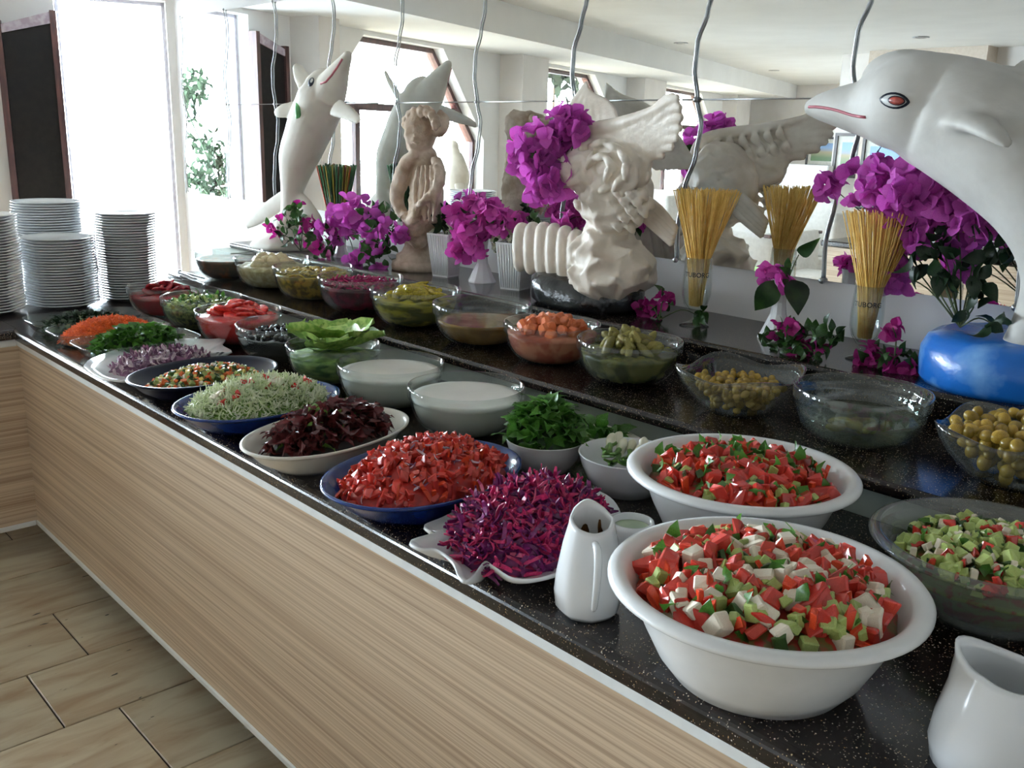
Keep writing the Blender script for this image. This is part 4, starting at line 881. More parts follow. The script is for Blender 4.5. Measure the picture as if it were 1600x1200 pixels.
def olive_fill(x, y, r, top, n, size, grp, lab, lim):
    for k in range(5):                             # layers from the bottom up, filling the square bowl
        z = .05 + (top - .05) * k / 4; e = (.50 + .56 * min(1, z / .66)) * r * lim - size[1] * .30
        m = int(n * (.10 + .9 * k / 4) / 2.6)
        for p in spots(m, e, e, 0):
            o = obj('green_olive', random.choice(olg), None, None, True, (x + p.x, y + p.y, ZM + z * r + size[1] * .45 + U(-.003, .003)), rrot(), U(*size)); tag(o, lab, 'olive', grp)
olive_fill(-1.105, 1.690, .120, .46, 240, (.015, .019), 'small green olives', 'small pitted green olive in the half full square bowl', .92)
olive_fill(-.545, 1.705, .125, .66, 130, (.022, .029), 'large green olives', 'large brownish green olive in the full square bowl', .92)

# ---- plate stacks: every plate on its own
PLP = [(0, 0), (.62, 0), (.66, .003), (.80, .008), (.96, .0155), (1.0, .0175), (1.0, .0195), (.97, .0195), (.80, .0125), (.64, .0065), (0, .006)]
plate = me(revolve([(r * .126, z) for r, z in PLP], 44), CHINA, True, 'plate')
PS = [(-3.640, 1.118, 25, 'white china plate in the low stack behind the dill tray', 'plates in the low stack'),
      (-3.915, 1.175, 36, 'white china plate in the tall stack standing behind the low stack', 'plates in the tallest stack'),
      (-3.668, 1.375, 33, 'white china plate in the stack beside the beetroot bowl', 'plates in the stack by the beetroot'),
      (-3.645, .864, 34, 'white china plate in the stack at the corner edge of the worktop', 'plates in the corner stack')]
for x, y, n, lab, g in PS:
    jx = jy = 0
    for i in range(n):
        jx += U(-.0016, .0016); jy += U(-.0016, .0016); jx *= .9; jy *= .9
        tag(obj('plate', plate, None, None, True, (x + jx, y + jy, ZC + i * .0098), (0, 0, U(0, 6.28))), lab, 'plate', g)
tg = thing('serving_tongs', 'black handled serving tongs resting on the shelf end', 'tongs', (-3.50, 1.545, ZM))
for s in (-1, 1): obj('arm', loft([(-.09, s * .004, .012, .006), (0, s * .010, .012, .007), (.09, s * .016, .008, .004)], 8, 4, .5), MATS['black_plastic'], tg)
obj('hinge', xf(ball(.009, 10, 6), (-.092, 0, .012)), STEEL, tg)
# ================================================================== STATUES AND DECORATION ON THE LEDGE
def yd(u, v, y): return (y - CAM.y) / ray(u, v).y            # depth along the lens axis of the point in the plane y
def pxl(pts, Y): return [(*ony(u, v, Y + d), r * yd(u, v, Y + d) / FPX) for u, v, d, r in pts]
def inroot(t, name, vf, m, smooth=True): return obj(name, vf, m, t, smooth, -Vector(t.location))
def surf(center, Y, u, v, k=1.0):
    """depth of the lofted body's near side at a pixel"""
    C = catmull(center, 8); b = min(C, key=lambda c: (c[0] - u) ** 2 + (c[1] - v) ** 2); d2 = (b[0] - u) ** 2 + (b[1] - v) ** 2
    dep = yd(u, v, Y + b[2]); return dep - math.sqrt(max(b[3] ** 2 - d2, (b[3] * .25) ** 2)) * dep / FPX * k
def caster(vf): return BVHTree.FromPolygons([Vector(v) for v in vf[0]], vf[1])
def hit(tree, u, v):
    """depth of a built surface at a pixel"""
    d = ray(u, v).normalized(); loc = tree.ray_cast(CAM, d)[0]; return depth(loc) if loc else None
def lens(pts, dep, thick, back=.012):
    """an outline in pixels made into a shallow solid facing the viewer side of a flank"""
    n = len(pts); f = [at(u, v, dep) for u, v in pts]; c = sum(f, Vector()) / n; dirv = FW
    V = [p + dirv * back for p in f] + [p for p in f] + [c + (p - c) * .8 - dirv * thick for p in f] + [c - dirv * thick * 1.15]
    F = [tuple(range(n - 1, -1, -1))]
    for a in (0, n):
        for i in range(n): F.append((a + i, a + (i + 1) % n, a + n + (i + 1) % n, a + n + i))
    F += [(2 * n + i, 2 * n + (i + 1) % n, 3 * n) for i in range(n)]
    return V, F
def almond(u, v, w, h, rot=0, n=20, sharp=1.4):
    out = []
    for i in range(n):
        a = 2 * math.pi * i / n; x = math.cos(a) * w / 2; y = math.copysign(abs(math.sin(a)) ** sharp, math.sin(a)) * h / 2
        out.append((u + x * math.cos(rot) - y * math.sin(rot), v + x * math.sin(rot) + y * math.cos(rot)))
    return out
def lens_on(tree, pts, lift, thick, back=.008):
    """a thin painted patch that follows the surface it lies on"""
    n = len(pts); cu = sum(q[0] for q in pts) / n; cv_ = sum(q[1] for q in pts) / n; ring = []
    for k in (1, .55): ring.append([at(cu + (u - cu) * k, cv_ + (v - cv_) * k, hit(tree, cu + (u - cu) * k, cv_ + (v - cv_) * k) - lift) for u, v in pts])
    c = at(cu, cv_, hit(tree, cu, cv_) - lift - thick)
    V = [p + FW * back for p in ring[0]] + [p for p in ring[0]] + [p - FW * thick for p in ring[1]] + [c]; F = [tuple(range(n - 1, -1, -1))]
    for a in (0, n):
        for i in range(n): F.append((a + i, a + (i + 1) % n, a + n + (i + 1) % n, a + n + i))
    return V, F + [(2 * n + i, 2 * n + (i + 1) % n, 3 * n) for i in range(n)]
INK = mat('dark_eye_paint', (.015, .02, .035), rough=.4); EYEW = mat('white_eye_paint', (.7, .7, .68), rough=.4); IRIS = mat('red_iris_paint', srgb(170, 74, 60), srgb(130, 48, 40), rough=.4, scale=80); LIP = mat('pink_mouth_paint', srgb(176, 92, 104), rough=.5)
# -------- upright dolphin
d0 = 2.01
D1 = thing('dolphin_statue', 'white plaster dolphin statue standing on its tail at the end of the ledge', 'statue', onz(452, 386, ZL))
spine = [(455, 352, 0, 20), (456, 325, 0, 17), (457, 298, 0, 18), (461, 272, 0, 24), (467, 245, 0, 31), (477, 218, 0, 34), (488, 190, 0, 37), (498, 165, 0, 37), (504, 146, 0, 36), (505, 128, 0, 27), (507, 114, 0, 15)]
bill = [(513, 148, 0, 28), (522, 128, 0, 23), (531, 110, 0, 16), (539, 95, 0, 10.5), (545, 83, 0, 6)]
fins = [([(478, 170, -.03, 15), (455, 171, -.05, 13), (438, 174, -.07, 11), (430, 175, -.075, 6)], .38), ([(525, 168, -.02, 16), (545, 178, -.03, 12), (558, 187, -.04, 8), (563, 190, -.04, 4)], .4), ([(482, 140, .02, 15), (470, 118, .02, 12), (464, 104, .02, 8), (463, 100, .02, 5)], .4),
        ([(452, 305, 0, 14), (428, 322, -.02, 14), (402, 340, -.04, 12), (385, 353, -.05, 6)], .35), ([(462, 308, 0, 14), (478, 325, .0, 14), (494, 345, .0, 11), (503, 358, 0, 6)], .35)]
d1vf = join(loft(pxl(spine, d0), 24, 5), loft(pxl(bill, d0), 20, 5), *[loft(pxl(p, d0), 14, 4, fl, FW) for p, fl in fins]); d1t = caster(d1vf)
b = inroot(D1, 'body', d1vf, PLASTER); fuse(b, .006, 5)
obj('base', bumpy(revolve([(0, 0), (.150, 0), (.155, .012), (.135, .032), (.09, .055), (.055, .085), (.042, .13), (0, .14)], 40), .008, 12), PLASTER, D1)
inroot(D1, 'eye', lens_on(d1t, almond(486, 128, 9, 15, .4, 16, 1.0), .001, .003), INK); inroot(D1, 'eye_glint', lens_on(d1t, almond(487, 126, 4, 7, .4, 12, 1.0), .0045, .001), EYEW)
mp = [(501, 131), (509, 128), (518, 118), (527, 105), (535, 92)]
inroot(D1, 'mouth_line', tube([at(u, v, hit(d1t, u, v) + .001) for u, v in mp], .0042, 6), LIP)
inroot(D1, 'ribbon', loft(pxl([(466, 157, -.075, 4), (465, 168, -.095, 4), (466, 182, -.09, 4), (463, 196, -.06, 2.5)], d0), 8, 4, .35, FW), mat('green_ribbon', srgb(88, 160, 96), rough=.5))
# -------- leaping dolphin on a blue base
d2 = 2.02
BC = Vector((-.705, 2.062, ZL))
D2 = thing('dolphin_statue', 'big white plaster dolphin statue leaping over magenta flowers with a painted red eye', 'statue', (BC.x, BC.y, ZL + .105))
sp2 = [(1262, 169, -.02, 11), (1285, 167, -.02, 22), (1318, 167, -.02, 33), (1350, 168, -.02, 44), (1385, 165, -.02, 64), (1425, 163, -.02, 78), (1470, 176, 0, 88), (1520, 198, 0, 95), (1580, 240, 0, 97), (1630, 300, 0, 88), (1655, 370, .0, 72), (1650, 440, .0, 52), (1622, 500, 0, 36), (1600, 545, 0, 34)]
fin2 = [([(1490, 186, -.08, 34), (1525, 192, -.13, 28), (1555, 210, -.16, 20), (1576, 227, -.17, 10)], .5), ([(1358, 128, -.02, 17), (1376, 114, -.02, 25), (1405, 112, -.02, 34), (1440, 122, -.01, 42)], 1.0), ([(1570, 160, .02, 30), (1610, 110, .03, 24), (1655, 75, .04, 10)], .35)]
d2vf = join(loft(pxl(sp2, d2), 28, 5), *[loft(pxl(p, d2), 16, 4, fl, FW) for p, fl in fin2]); d2t = caster(d2vf)
b = inroot(D2, 'body', d2vf, PLASTERDIM); fuse(b, .006, 4)
inroot(D2, 'eye', lens_on(d2t, almond(1398, 157, 48, 26, .12), .001, .002), INK)
inroot(D2, 'eye_white', lens_on(d2t, almond(1397, 157, 39, 19, .12), .0035, .001), EYEW)
inroot(D2, 'eye_ring', lens_on(d2t, almond(1401, 157, 28, 15, .12, 20, 1.1), .005, .001), INK)
inroot(D2, 'iris', lens_on(d2t, almond(1401, 157, 23, 12, .1, 20, 1.1), .0065, .001), IRIS)
mp = [(1264, 167), (1275, 167), (1285, 168), (1298, 170), (1310, 173), (1322, 177), (1332, 180), (1343, 182), (1353, 183)]
inroot(D2, 'mouth_line', tube([at(u, v, hit(d2t, u, v) + .001) for u, v in mp], .0034, 6), LIP)
BLUEP = mat('blue_painted_plaster', srgb(28, 104, 190), srgb(120, 170, 220), rough=.25, scale=9, detail=5, contrast=(.52, .74), bump=.3, bscale=20)
tag(obj('statue_base', bumpy(revolve([(0, 0), (.168, 0), (.176, .012), (.172, .070), (.160, .095), (.135, .104), (0, .104)], 64), .006, 14), BLUEP, None, True, BC), 'round blue painted base with white brush marks under the leaping dolphin', 'base')
# -------- eagle
de = 2.74
E0 = Vector((onz(910, 478, ZL).x + .01, 2.02, ZL))
ROCK_M = mat('black_painted_rock', (.012, .012, .013), (.22, .23, .24), rough=.2, scale=12, detail=5, contrast=(.6, .82), bump=.5, bscale=26)
E0.y = 2.02
EG = thing('eagle_statue', 'ivory plaster eagle statue with raised feathered wings on a black rock', 'statue', E0)
v, f = revolve([(0, 0), (.175, 0), (.19, .015), (.185, .06), (.168, .082), (.10, .09), (0, .092)], 48, 1, .70); obj('rock_base', bumpy((v, f), .02, 9), ROCK_M, EG)
de = 2.0
mound = [(954, 446, 0, 64), (952, 425, 0, 66), (948, 400, 0, 56), (946, 375, 0, 40), (948, 350, 0, 30)]
bodyc = [(946, 362, 0, 26), (955, 338, 0, 44), (962, 305, -.01, 58), (948, 272, -.02, 56), (918, 262, -.05, 40), (884, 270, -.08, 27), (856, 280, -.10, 20), (840, 290, -.11, 15)]
beak = [(840, 290, -.11, 13), (829, 297, -.11, 9), (822, 306, -.11, 6), (824, 317, -.11, 2)]
def rough(vf, amp, sc): return [p + Vector((noise.noise(p * sc), noise.noise(p * sc + Vector((7, 3, 1))), noise.noise(p * sc + Vector((1, 9, 4))))) * amp for p in map(Vector, vf[0])], vf[1]
folds = []
for i in range(7):
    u = 812 + 17 * i; t0 = 356 - 8 * math.sin(i / 6 * 3.1) + 3 * i; b0 = 415 + 4 * i
    folds.append(loft(pxl([(u + 8, t0 - 2, .06, 6), (u + 1, t0 + 3, -.01, 10), (u, (t0 + b0) / 2, -.03, 12.5), (u + 1, b0, -.035, 11), (u + 2, b0 + 6, -.03, 5)], de), 10, 4))
ebody = [rough(loft(pxl(mound, de), 28, 8), .036, 22), rough(loft(pxl(bodyc, de), 28, 8), .014, 34), loft(pxl(beak, de), 12, 4), rough(loft(pxl([(900, 395, -.03, 26), (925, 400, -.02, 40)], de), 16, 6), .02, 20)]
dr_ = inroot(EG, 'drapery', join(*folds), PLASTER2); fuse(dr_, .004, 3)
# wing: thick leading edge, long primaries below it, swirled coverts at the shoulder
def wY(u): return 1.955 - .075 * max(0, (u - 900) / 160)
LEp = [(906, 290, 0, 9), (893, 262, 0, 12), (893, 236, 0, 14), (905, 214, 0, 14), (930, 203, 0, 13), (965, 195, 0, 12), (1000, 183, 0, 10), (1032, 168, 0, 8), (1057, 151, 0, 4)]
wl_ = [loft([(*ony(u, v, wY(u)), r * yd(u, v, wY(u)) / FPX) for u, v, _, r in LEp], 14, 5)]
tips = [(1060, 153), (1064, 168), (1066, 184), (1064, 200), (1060, 215), (1052, 230), (1037, 243), (1014, 252)]
for k, (tu, tv) in enumerate(tips):
    P_ = [(908 + 7 * k, 224 + 11 * k), (950 + 5 * k, 211 + 11.5 * k), (1000 + 1.5 * k, 195 + 11 * k), (tu - 20 - k, tv + 6 - k), (tu, tv)]
    wl_.append(loft([(*ony(u, v, wY(u) + .004 * k), r * yd(u, v, wY(u)) / FPX) for (u, v), r in zip(P_, (11, 12, 12, 11, 7))], 10, 5, .55, (0, 1, 0)))
for ring, (rad, n_) in enumerate(((16, 4), (38, 7))):
    for k in range(n_):
        a = -2.5 + k * 4.2 / n_ + ring * .3; u = 936 + rad * math.cos(a) * 1.1; v = 260 + rad * math.sin(a) * .95; tg_ = a + 1.3
        Y_ = wY(u) - .03 - (0 if ring else .015)
        e = [(u - 14 * math.cos(tg_), v - 14 * math.sin(tg_), 3.5), (u, v, 7.5), (u + 15 * math.cos(tg_), v + 15 * math.sin(tg_), 4)]
        wl_.append(loft([(*ony(x, y, Y_ - (.012 if i == 1 else 0)), r * yd(x, y, Y_) / FPX) for i, (x, y, r) in enumerate(e)], 8, 4, .9, (0, 1, 0)))
for row in range(2):                               # scalloped coverts on the back of the wing, as the mirror shows it
    for k in range(7):
        u = 915 + k * 15 + row * 8; v = 222 + row * 24 - k * 4.6; Y_ = wY(u) + .022
        wl_.append(loft([(*ony(u, v - 6, Y_), .007), (*ony(u + 6, v + 6, Y_ + .010), .016), (*ony(u + 11, v + 20, Y_ + .004), .008)], 8, 4, .5, (0, 1, 0)))
wl_.append(loft([(*ony(u, v, wY(u) - .005), r * yd(u, v, wY(u)) / FPX) for u, v, r in ((925, 245, 42), (960, 262, 46), (985, 280, 34))], 16, 5, .35, (0, 1, 0)))
wg = inroot(EG, 'wing', join(*wl_), PLASTER2); fuse(wg, .0042, 2)
cv = []
for row in range(5):
    for k in range(6):
        u = 905 + k * 20 + (row % 2) * 10; v = 296 + row * 13 + k * 1.5
        if (u - 962) ** 2 / 66 ** 2 + (v - 305) ** 2 / 58 ** 2 < 1:
            d_ = surf(bodyc, de, u, v)
            cv.append(loft([(*at(u - 7, v - 9, d_ + .004), .008), (*at(u, v, d_ - .010), .015), (*at(u + 6, v + 11, d_ - .002), .006)], 8, 3, .7, FW))
b = inroot(EG, 'body', join(*ebody, *cv), PLASTER2); fuse(b, .005, 1)
def fY(v): return 2.06 + .14 * min(1, max(0, (255 - v) / 130))
fw_ = []
for k in range(7):
    P_ = [(905 + 9 * k, 262, 10), (888 + 12 * k, 215, 11), (888 + 11.5 * k, 178, 10), (905 + 6 * k, 146 + 2 * k, 8), (917 + 1.5 * k, 126 + 4.5 * k, 3)]
    fw_.append(loft([(*ony(u, v, fY(v)), r * yd(u, v, fY(v)) / FPX) for u, v, r in P_], 10, 5, .45, (0, 1, 0)))
fuse(inroot(EG, 'wing', join(*fw_), PLASTER2), .0045, 8)
tl = [loft(pxl([(985 + 5 * k, 318 - 4 * k, .02, 9), (1015 + 5 * k, 345 - 5 * k, .03, 10), (1050 + 2 * k, 380 - 7 * k, .03, 7)], de), 8, 3, .6, (0, 1, 0)) for k in range(4)]
inroot(EG, 'tail', join(*tl), PLASTER2)
# -------- weathered stone figure
dst = 2.03
ST = thing('stone_figure', 'weathered brown stone figure of a robed woman on a round pedestal', 'statue', onz(653, 420, ZL))
obj('pedestal', revolve([(0, 0), (.094, 0), (.096, .012), (.092, .030), (.080, .034), (.078, .052), (.060, .062), (.048, .085), (.050, .105), (.062, .118), (.05, .13), (.03, .14), (0, .145)], 40), STONE, ST)
fig = [(652, 382, 0, 14), (655, 366, 0, 19), (661, 346, 0, 24), (666, 320, 0, 27), (666, 292, 0, 26), (666, 265, 0, 23), (664, 246, 0, 20), (658, 234, 0, 14)]
head = [(656, 240, -.01, 14), (655, 226, -.02, 21), (657, 208, -.02, 26), (660, 190, -.01, 26), (660, 176, 0, 19), (658, 168, 0, 8)]
lumps = [loft(pxl(fig, dst), 24, 6), loft(pxl(head, dst), 22, 6), loft(pxl([(683, 208, .0, 9), (692, 198, .0, 10), (694, 186, .01, 8), (686, 176, 0, 6)], dst), 10, 4),
         loft(pxl([(650, 240, -.05, 9), (634, 258, -.06, 12), (625, 285, -.06, 13), (620, 310, -.05, 11), (627, 330, -.04, 9), (640, 345, -.05, 8)], dst), 12, 5), loft(pxl([(682, 250, -.02, 9), (688, 275, -.05, 9), (680, 300, -.07, 8), (664, 312, -.09, 7), (655, 322, -.09, 5)], dst), 12, 5),
         loft(pxl([(640, 350, -.04, 8), (650, 335, -.07, 9), (656, 318, -.08, 7)], dst), 10, 4), loft(pxl([(634, 334, -.03, 6), (636, 352, -.03, 7), (642, 362, -.02, 5)], dst), 8, 3)]
for k in range(9):                                 # curls of hair
    a = math.pi * (.95 + k * .13); lumps.append(loft(pxl([(659 + 26 * math.cos(a), 192 + 24 * math.sin(a), -.03 + .01 * (k % 2), 5), (656 + 24 * math.cos(a + .15), 196 + 22 * math.sin(a + .15), -.05, 6), (655 + 21 * math.cos(a + .3), 200 + 17 * math.sin(a + .2), -.055, 3)], dst), 8, 3))
for k in range(5): lumps.append(loft(pxl([(652 + 7 * k, 258, -.055, 2.5), (650 + 8 * k, 295, -.075, 3.5), (649 + 7 * k, 345, -.06, 3)], dst), 8, 4))
b = inroot(ST, 'figure', rough(join(*lumps), .006, 60), STONE); fuse(b, .0045, 1)
fd = surf(head, dst, 651, 210)
inroot(ST, 'face', join(loft([(*at(649, 203, fd + .002), .004), (*at(648, 210, fd - .006), .008), (*at(649, 215, fd), .004)], 8, 3), loft([(*at(640, 203, fd + .018), .004), (*at(643, 201, fd + .012), .005), (*at(645, 202, fd + .008), .003)], 8, 2), loft([(*at(656, 203, fd), .004), (*at(662, 201, fd), .005), (*at(666, 203, fd + .004), .003)], 8, 2), loft([(*at(645, 222, fd + .006), .003), (*at(650, 223, fd), .005), (*at(657, 222, fd + .004), .003)], 8, 2)), STONE)

# -------- vases, pots
def vase(x, y, h, rb, rn, rt, label, z=ZL, facets=10):
    pr = [(0, 0), (rb, 0), (rb, .004), (rb * .86, h * .10), (rn * 1.25, h * .42), (rn, h * .62), (rt * .86, h * .9), (rt, h), (rt - .002, h), (rn - .002, h * .62), (0, h * .5)]
    return tag(obj('vase', revolve(pr, facets), CHINA, None, False, (x, y, z)), label, 'vase', 'white vases on the ledge')
def ribbed_pot(x, y, h, wt, wb, rz, label):
    t = thing('square_pot', label, 'pot', (x, y, ZL), rz, 'square ribbed pots')
    a, b = wt / 2, wb / 2
    V = [(-b, -b, 0), (b, -b, 0), (b, b, 0), (-b, b, 0), (-a, -a, h), (a, -a, h), (a, a, h), (-a, a, h), (-a + .004, -a + .004, h), (a - .004, -a + .004, h), (a - .004, a - .004, h), (-a + .004, a - .004, h), (-a + .006, -a + .006, h - .02), (a - .006, -a + .006, h - .02), (a - .006, a - .006, h - .02), (-a + .006, a - .006, h - .02)]
    F = [(3, 2, 1, 0), (0, 1, 5, 4), (1, 2, 6, 5), (2, 3, 7, 6), (3, 0, 4, 7), (4, 5, 9, 8), (5, 6, 10, 9), (6, 7, 11, 10), (7, 4, 8, 11), (8, 9, 13, 12), (9, 10, 14, 13), (10, 11, 15, 14), (11, 8, 12, 15), (12, 13, 14, 15)]
    obj('body', (V, F), CHINA, t, False); rs = []
    for k in range(4):
        for i in range(9):
            q = (i - 4) / 4.6
            p0, p1 = Vector((q * b, -b, .006)), Vector((q * a, -a, h - .006)); M = Matrix.Rotation(k * math.pi / 2, 4, 'Z')
            rs.append(tube([M @ p0, M @ p1], .0022, 5))
    obj('ribs', join(*rs), CHINA, t); return t
ribbed_pot(-2.555, 2.045, .148, .094, .064, .25, 'white ribbed square pot of small white blooms beside the stone figure')
ribbed_pot(-2.215, 2.060, .150, .098, .070, .3, 'white ribbed square pot of small white blooms beside the eagle')
vase(-2.385, 2.065, .150, .048, .016, .022, 'tall white flared vase of pink flowers between the two ribbed pots')
vase(-3.175, 2.020, .115, .032, .014, .020, 'short white vase of magenta flowers by the upright dolphin')
vase(-1.262, 2.075, .150, .046, .016, .022, 'white flared vase with two big leaves between the spaghetti glasses')
# -------- bougainvillea
def petal_vf(bend):
    V, F = [], []; n = 4; w_ = (.10, .40, .56, .50, .20)
    for i in range(n + 1):
        t = i / n; z = -bend * (t - .4) ** 2 * 2; q = U(-.07, .07)
        V += [(t, -w_[i], z + .12 + q), (t + (.06 if i == n else 0), 0, z), (t, w_[i], z + .12 - q)]
    for i in range(n): a = i * 3; F += [(a, a + 1, a + 4, a + 3), (a + 1, a + 2, a + 5, a + 4)]
    return V, F
def flower_vf():
    return join(*[xf(petal_vf(U(.2, .6)), (0, 0, 0), Matrix.Rotation(k * 2.094 + U(-.2, .2), 4, 'Z') @ Matrix.Rotation(-U(.4, .9), 4, 'Y')) for k in range(3)])
FL = {m.name: mesh_set(flower_vf, m, 4, True) for m in (PETAL, PETALP, PETALD)}
SMALLW = mat('small_white_bloom', srgb(226, 224, 206), srgb(190, 196, 160), rough=.6, var=.08); FLW = mesh_set(flower_vf, SMALLW, 3, True)
BL = mesh_set(lambda: leafvf(1, .62, U(.2, .5), .3, 5, .03), LEAFM, 4, True); BLD = mesh_set(lambda: leafvf(1, .62, U(.2, .5), .3, 5, .03), LEAFD, 4, True)
STEM = mat('green_stem', srgb(70, 84, 40), srgb(52, 62, 30), rough=.6)
def bouquet(label, root, dep, clusters, fm, fs=(.022, .032), ls=(.035, .055), leaves=None, stems=True, name='flower_bouquet', flat=.55, cat='flowers', group=None):
    """clusters: (u, v, dd, radius px, flowers, leaves)"""
    t = thing(name, label, cat, root, 0, group); ms = FLW if fm is SMALLW else FL[fm.name]; sv = []
    for u, v, dd, rp, nf, nl in clusters:
        c = ony(u, v, dep + dd); r = rp * yd(u, v, dep + dd) / FPX
        for i in range(nf + nl):
            a = U(0, 6.28); q = math.sqrt(R()); h = U(-1, 1)
            off = RT * (r * q * math.cos(a)) + UP * (r * q * math.sin(a)) + FW * (r * flat * h)
            p = c + off
            if p.y > YW - .03: p.y = YW - .03 - R() * .03
            p.z = max(p.z, ZL + .012)
            nrm = (off - FW * r * .5).normalized(); rot = nrm.to_track_quat('Z', 'Y').to_euler()
            if i < nf: obj('flower', random.choice(ms), None, t, True, p - t.location, (rot.x + U(-.5, .5), rot.y + U(-.5, .5), U(0, 6.28)), U(*fs))
            else: obj('leaf', random.choice(leaves or BL), None, t, True, p - t.location, rrot(), U(*ls))
        mid = (Vector(root) + c) / 2 + Vector((U(-.01, .01), U(-.01, .01), .02))
        sv.append(loft([(*root, .0018), (*mid, .0017), (*c, .0012)], 5, 4))
    if stems: inroot(t, 'stem', join(*sv), STEM)
    return t
bouquet('deep magenta bougainvillea sprays spilling over leaves at the upright dolphin base', tuple(onz(470, 392, ZL + .006)), 1.93, [(425, 365, 0, 18, 3, 10), (450, 355, 0, 24, 4, 22), (475, 350, 0, 24, 4, 20), (490, 375, 0, 22, 6, 16), (460, 330, 0, 12, 2, 8), (505, 385, 0, 16, 4, 8)], PETALD, (.022, .030), (.03, .05))
bouquet('magenta bougainvillea bouquet in the short white vase', (-3.175, 2.020, ZL + .110), 1.98, [(528, 350, 0, 24, 26, 2), (555, 330, 0, 22, 22, 3), (515, 365, 0, 14, 10, 1), (575, 380, -.02, 20, 18, 4), (585, 335, 0, 14, 4, 12), (600, 350, 0, 18, 5, 14), (622, 360, -.02, 16, 12, 3), (590, 395, -.03, 22, 4, 22), (556, 408, -.03, 10, 5, 3)], PETAL, (.026, .038))
bouquet('pink bougainvillea bouquet in the tall white vase', (-2.385, 2.065, ZL + .145), 2.03, [(728, 350, 0, 26, 22, 1), (755, 338, 0, 24, 20, 2), (745, 370, -.02, 22, 18, 2), (722, 392, -.02, 14, 9, 1), (780, 345, 0, 14, 8, 3), (740, 322, 0, 10, 6, 2)], PETALP, (.030, .042))
bouquet('small white blooms and green leaves in the ribbed pot beside the stone figure', (-2.555, 2.045, ZL + .135), 2.045, [(685, 365, 0, 13, 16, 2), (705, 362, 0, 12, 12, 2), (695, 340, 0, 14, 0, 12), (688, 325, .02, 10, 0, 5)], SMALLW, (.010, .015), (.03, .05), BLD)
bouquet('small white blooms and fresh green leaves in the ribbed pot beside the eagle', (-2.215, 2.060, ZL + .140), 2.06, [(785, 380, 0, 16, 20, 14), (805, 378, 0, 14, 14, 14), (795, 392, -.01, 16, 4, 30)], SMALLW, (.009, .014), (.014, .026))
bouquet('pink bougainvillea spray between the white pots and the eagle drapery', (-2.0, 2.10, ZL + .01), 2.03, [(882, 348, .04, 13, 9, 1), (812, 346, .05, 12, 7, 1), (835, 352, .05, 10, 0, 6)], PETALP, (.026, .036))
bouquet('big magenta bougainvillea bunch held in the eagle beak', tuple(ony(838, 285, 1.89)), 1.875, [(848, 232, 0, 40, 44, 3), (880, 206, .02, 28, 24, 1), (825, 250, 0, 24, 22, 2), (868, 268, 0, 32, 30, 3), (850, 295, -.01, 20, 14, 0), (905, 203, .03, 14, 8, 0)], PETAL, (.028, .042))
bouquet('long magenta bougainvillea branch under the leaping dolphin', (-.80, 2.03, ZL + .11), 2.03, [(1385, 285, .03, 34, 26, 2), (1430, 305, 0, 44, 36, 2), (1485, 300, .03, 44, 36, 2), (1525, 345, .03, 36, 26, 3), (1460, 355, .02, 42, 30, 5), (1398, 425, .05, 26, 18, 1), (1345, 290, .06, 26, 14, 0), (1300, 292, .10, 14, 8, 0), (1450, 390, -.02, 26, 0, 14), (1490, 420, -.02, 26, 0, 14), (1525, 440, -.02, 18, 0, 8), (1555, 400, .02, 20, 0, 9), (1518, 480, -.02, 14, 0, 6), (1560, 512, -.03, 14, 0, 5)], PETAL, (.026, .038), (.035, .055), BLD)
for lab, root, dep, cl in (
  ('deep magenta bougainvillea sprig lying by the black rock', (1030, 500), 2.02, [(1008, 478, 0, 12, 6, 2), (1038, 470, 0, 10, 5, 2), (1028, 492, 0, 12, 3, 7), (1090, 492, .02, 12, 0, 7)]),
  ('magenta bougainvillea sprig lying at the foot of the vase', (1235, 548), 1.94, [(1205, 540, 0, 22, 0, 16), (1240, 530, 0, 26, 5, 26), (1212, 515, 0, 9, 3, 0), (1245, 508, 0, 9, 3, 2), (1290, 530, 0, 22, 2, 18), (1268, 550, -.01, 24, 0, 18)]),
  ('magenta bougainvillea sprig between the spaghetti glass and the blue base', (1395, 578), 1.98, [(1358, 555, 0, 16, 9, 1), (1395, 512, 0, 12, 7, 0), (1398, 560, 0, 20, 2, 18), (1362, 575, 0, 10, 5, 2), (1430, 575, 0, 12, 6, 3), (1398, 585, -.01, 10, 3, 4)])):
    bouquet(lab, tuple(onz(*root, ZL + .006)), dep, cl, PETALD, (.018, .026), (.025, .042), None, True, 'flower_sprig', .5, 'flowers', 'flower sprigs on the ledge')
t = bouquet('pink flower with two large leaves in the white flared vase', (-1.262, 2.075, ZL + .145), 2.06, [(1200, 436, 0, 12, 5, 0), (1222, 440, 0, 9, 4, 0), (1232, 425, 0, 10, 0, 5)], PETALP, (.026, .034), (.03, .04))
big = leafvf(.11, .075, .3, .25, 8, 0)
for (u, v, w), m in (((1212, 440, (1180, 488)), LEAFM), ((1240, 435, (1250, 490)), LEAFD), ((1246, 400, (1278, 376)), LEAFM)):
    a = ony(u, v, 2.05); e = ony(*w, 2.03); dv = e - a; k = dv.length / .11
    M = Matrix.Translation(a) @ (-FW + UP * .3).cross(dv).cross(dv).to_track_quat('Z', 'Y').to_matrix().to_4x4() if False else None
    x = dv.normalized(); z = (-FW - x * (-FW).dot(x)).normalized(); y = z.cross(x)
    V = [a + (x * p[0] + y * p[1] * (.62 if v == 400 else 1) + z * p[2]) * k for p in map(Vector, big[0])]
    inroot(t, 'large_leaf', (V, big[1]), m)
inroot(t, 'long_stem', loft([(*ony(1228, 448, 2.06), .0018), (*ony(1238, 420, 2.06), .0016), (*ony(1248, 398, 2.05), .0014)], 6, 4), STEM)

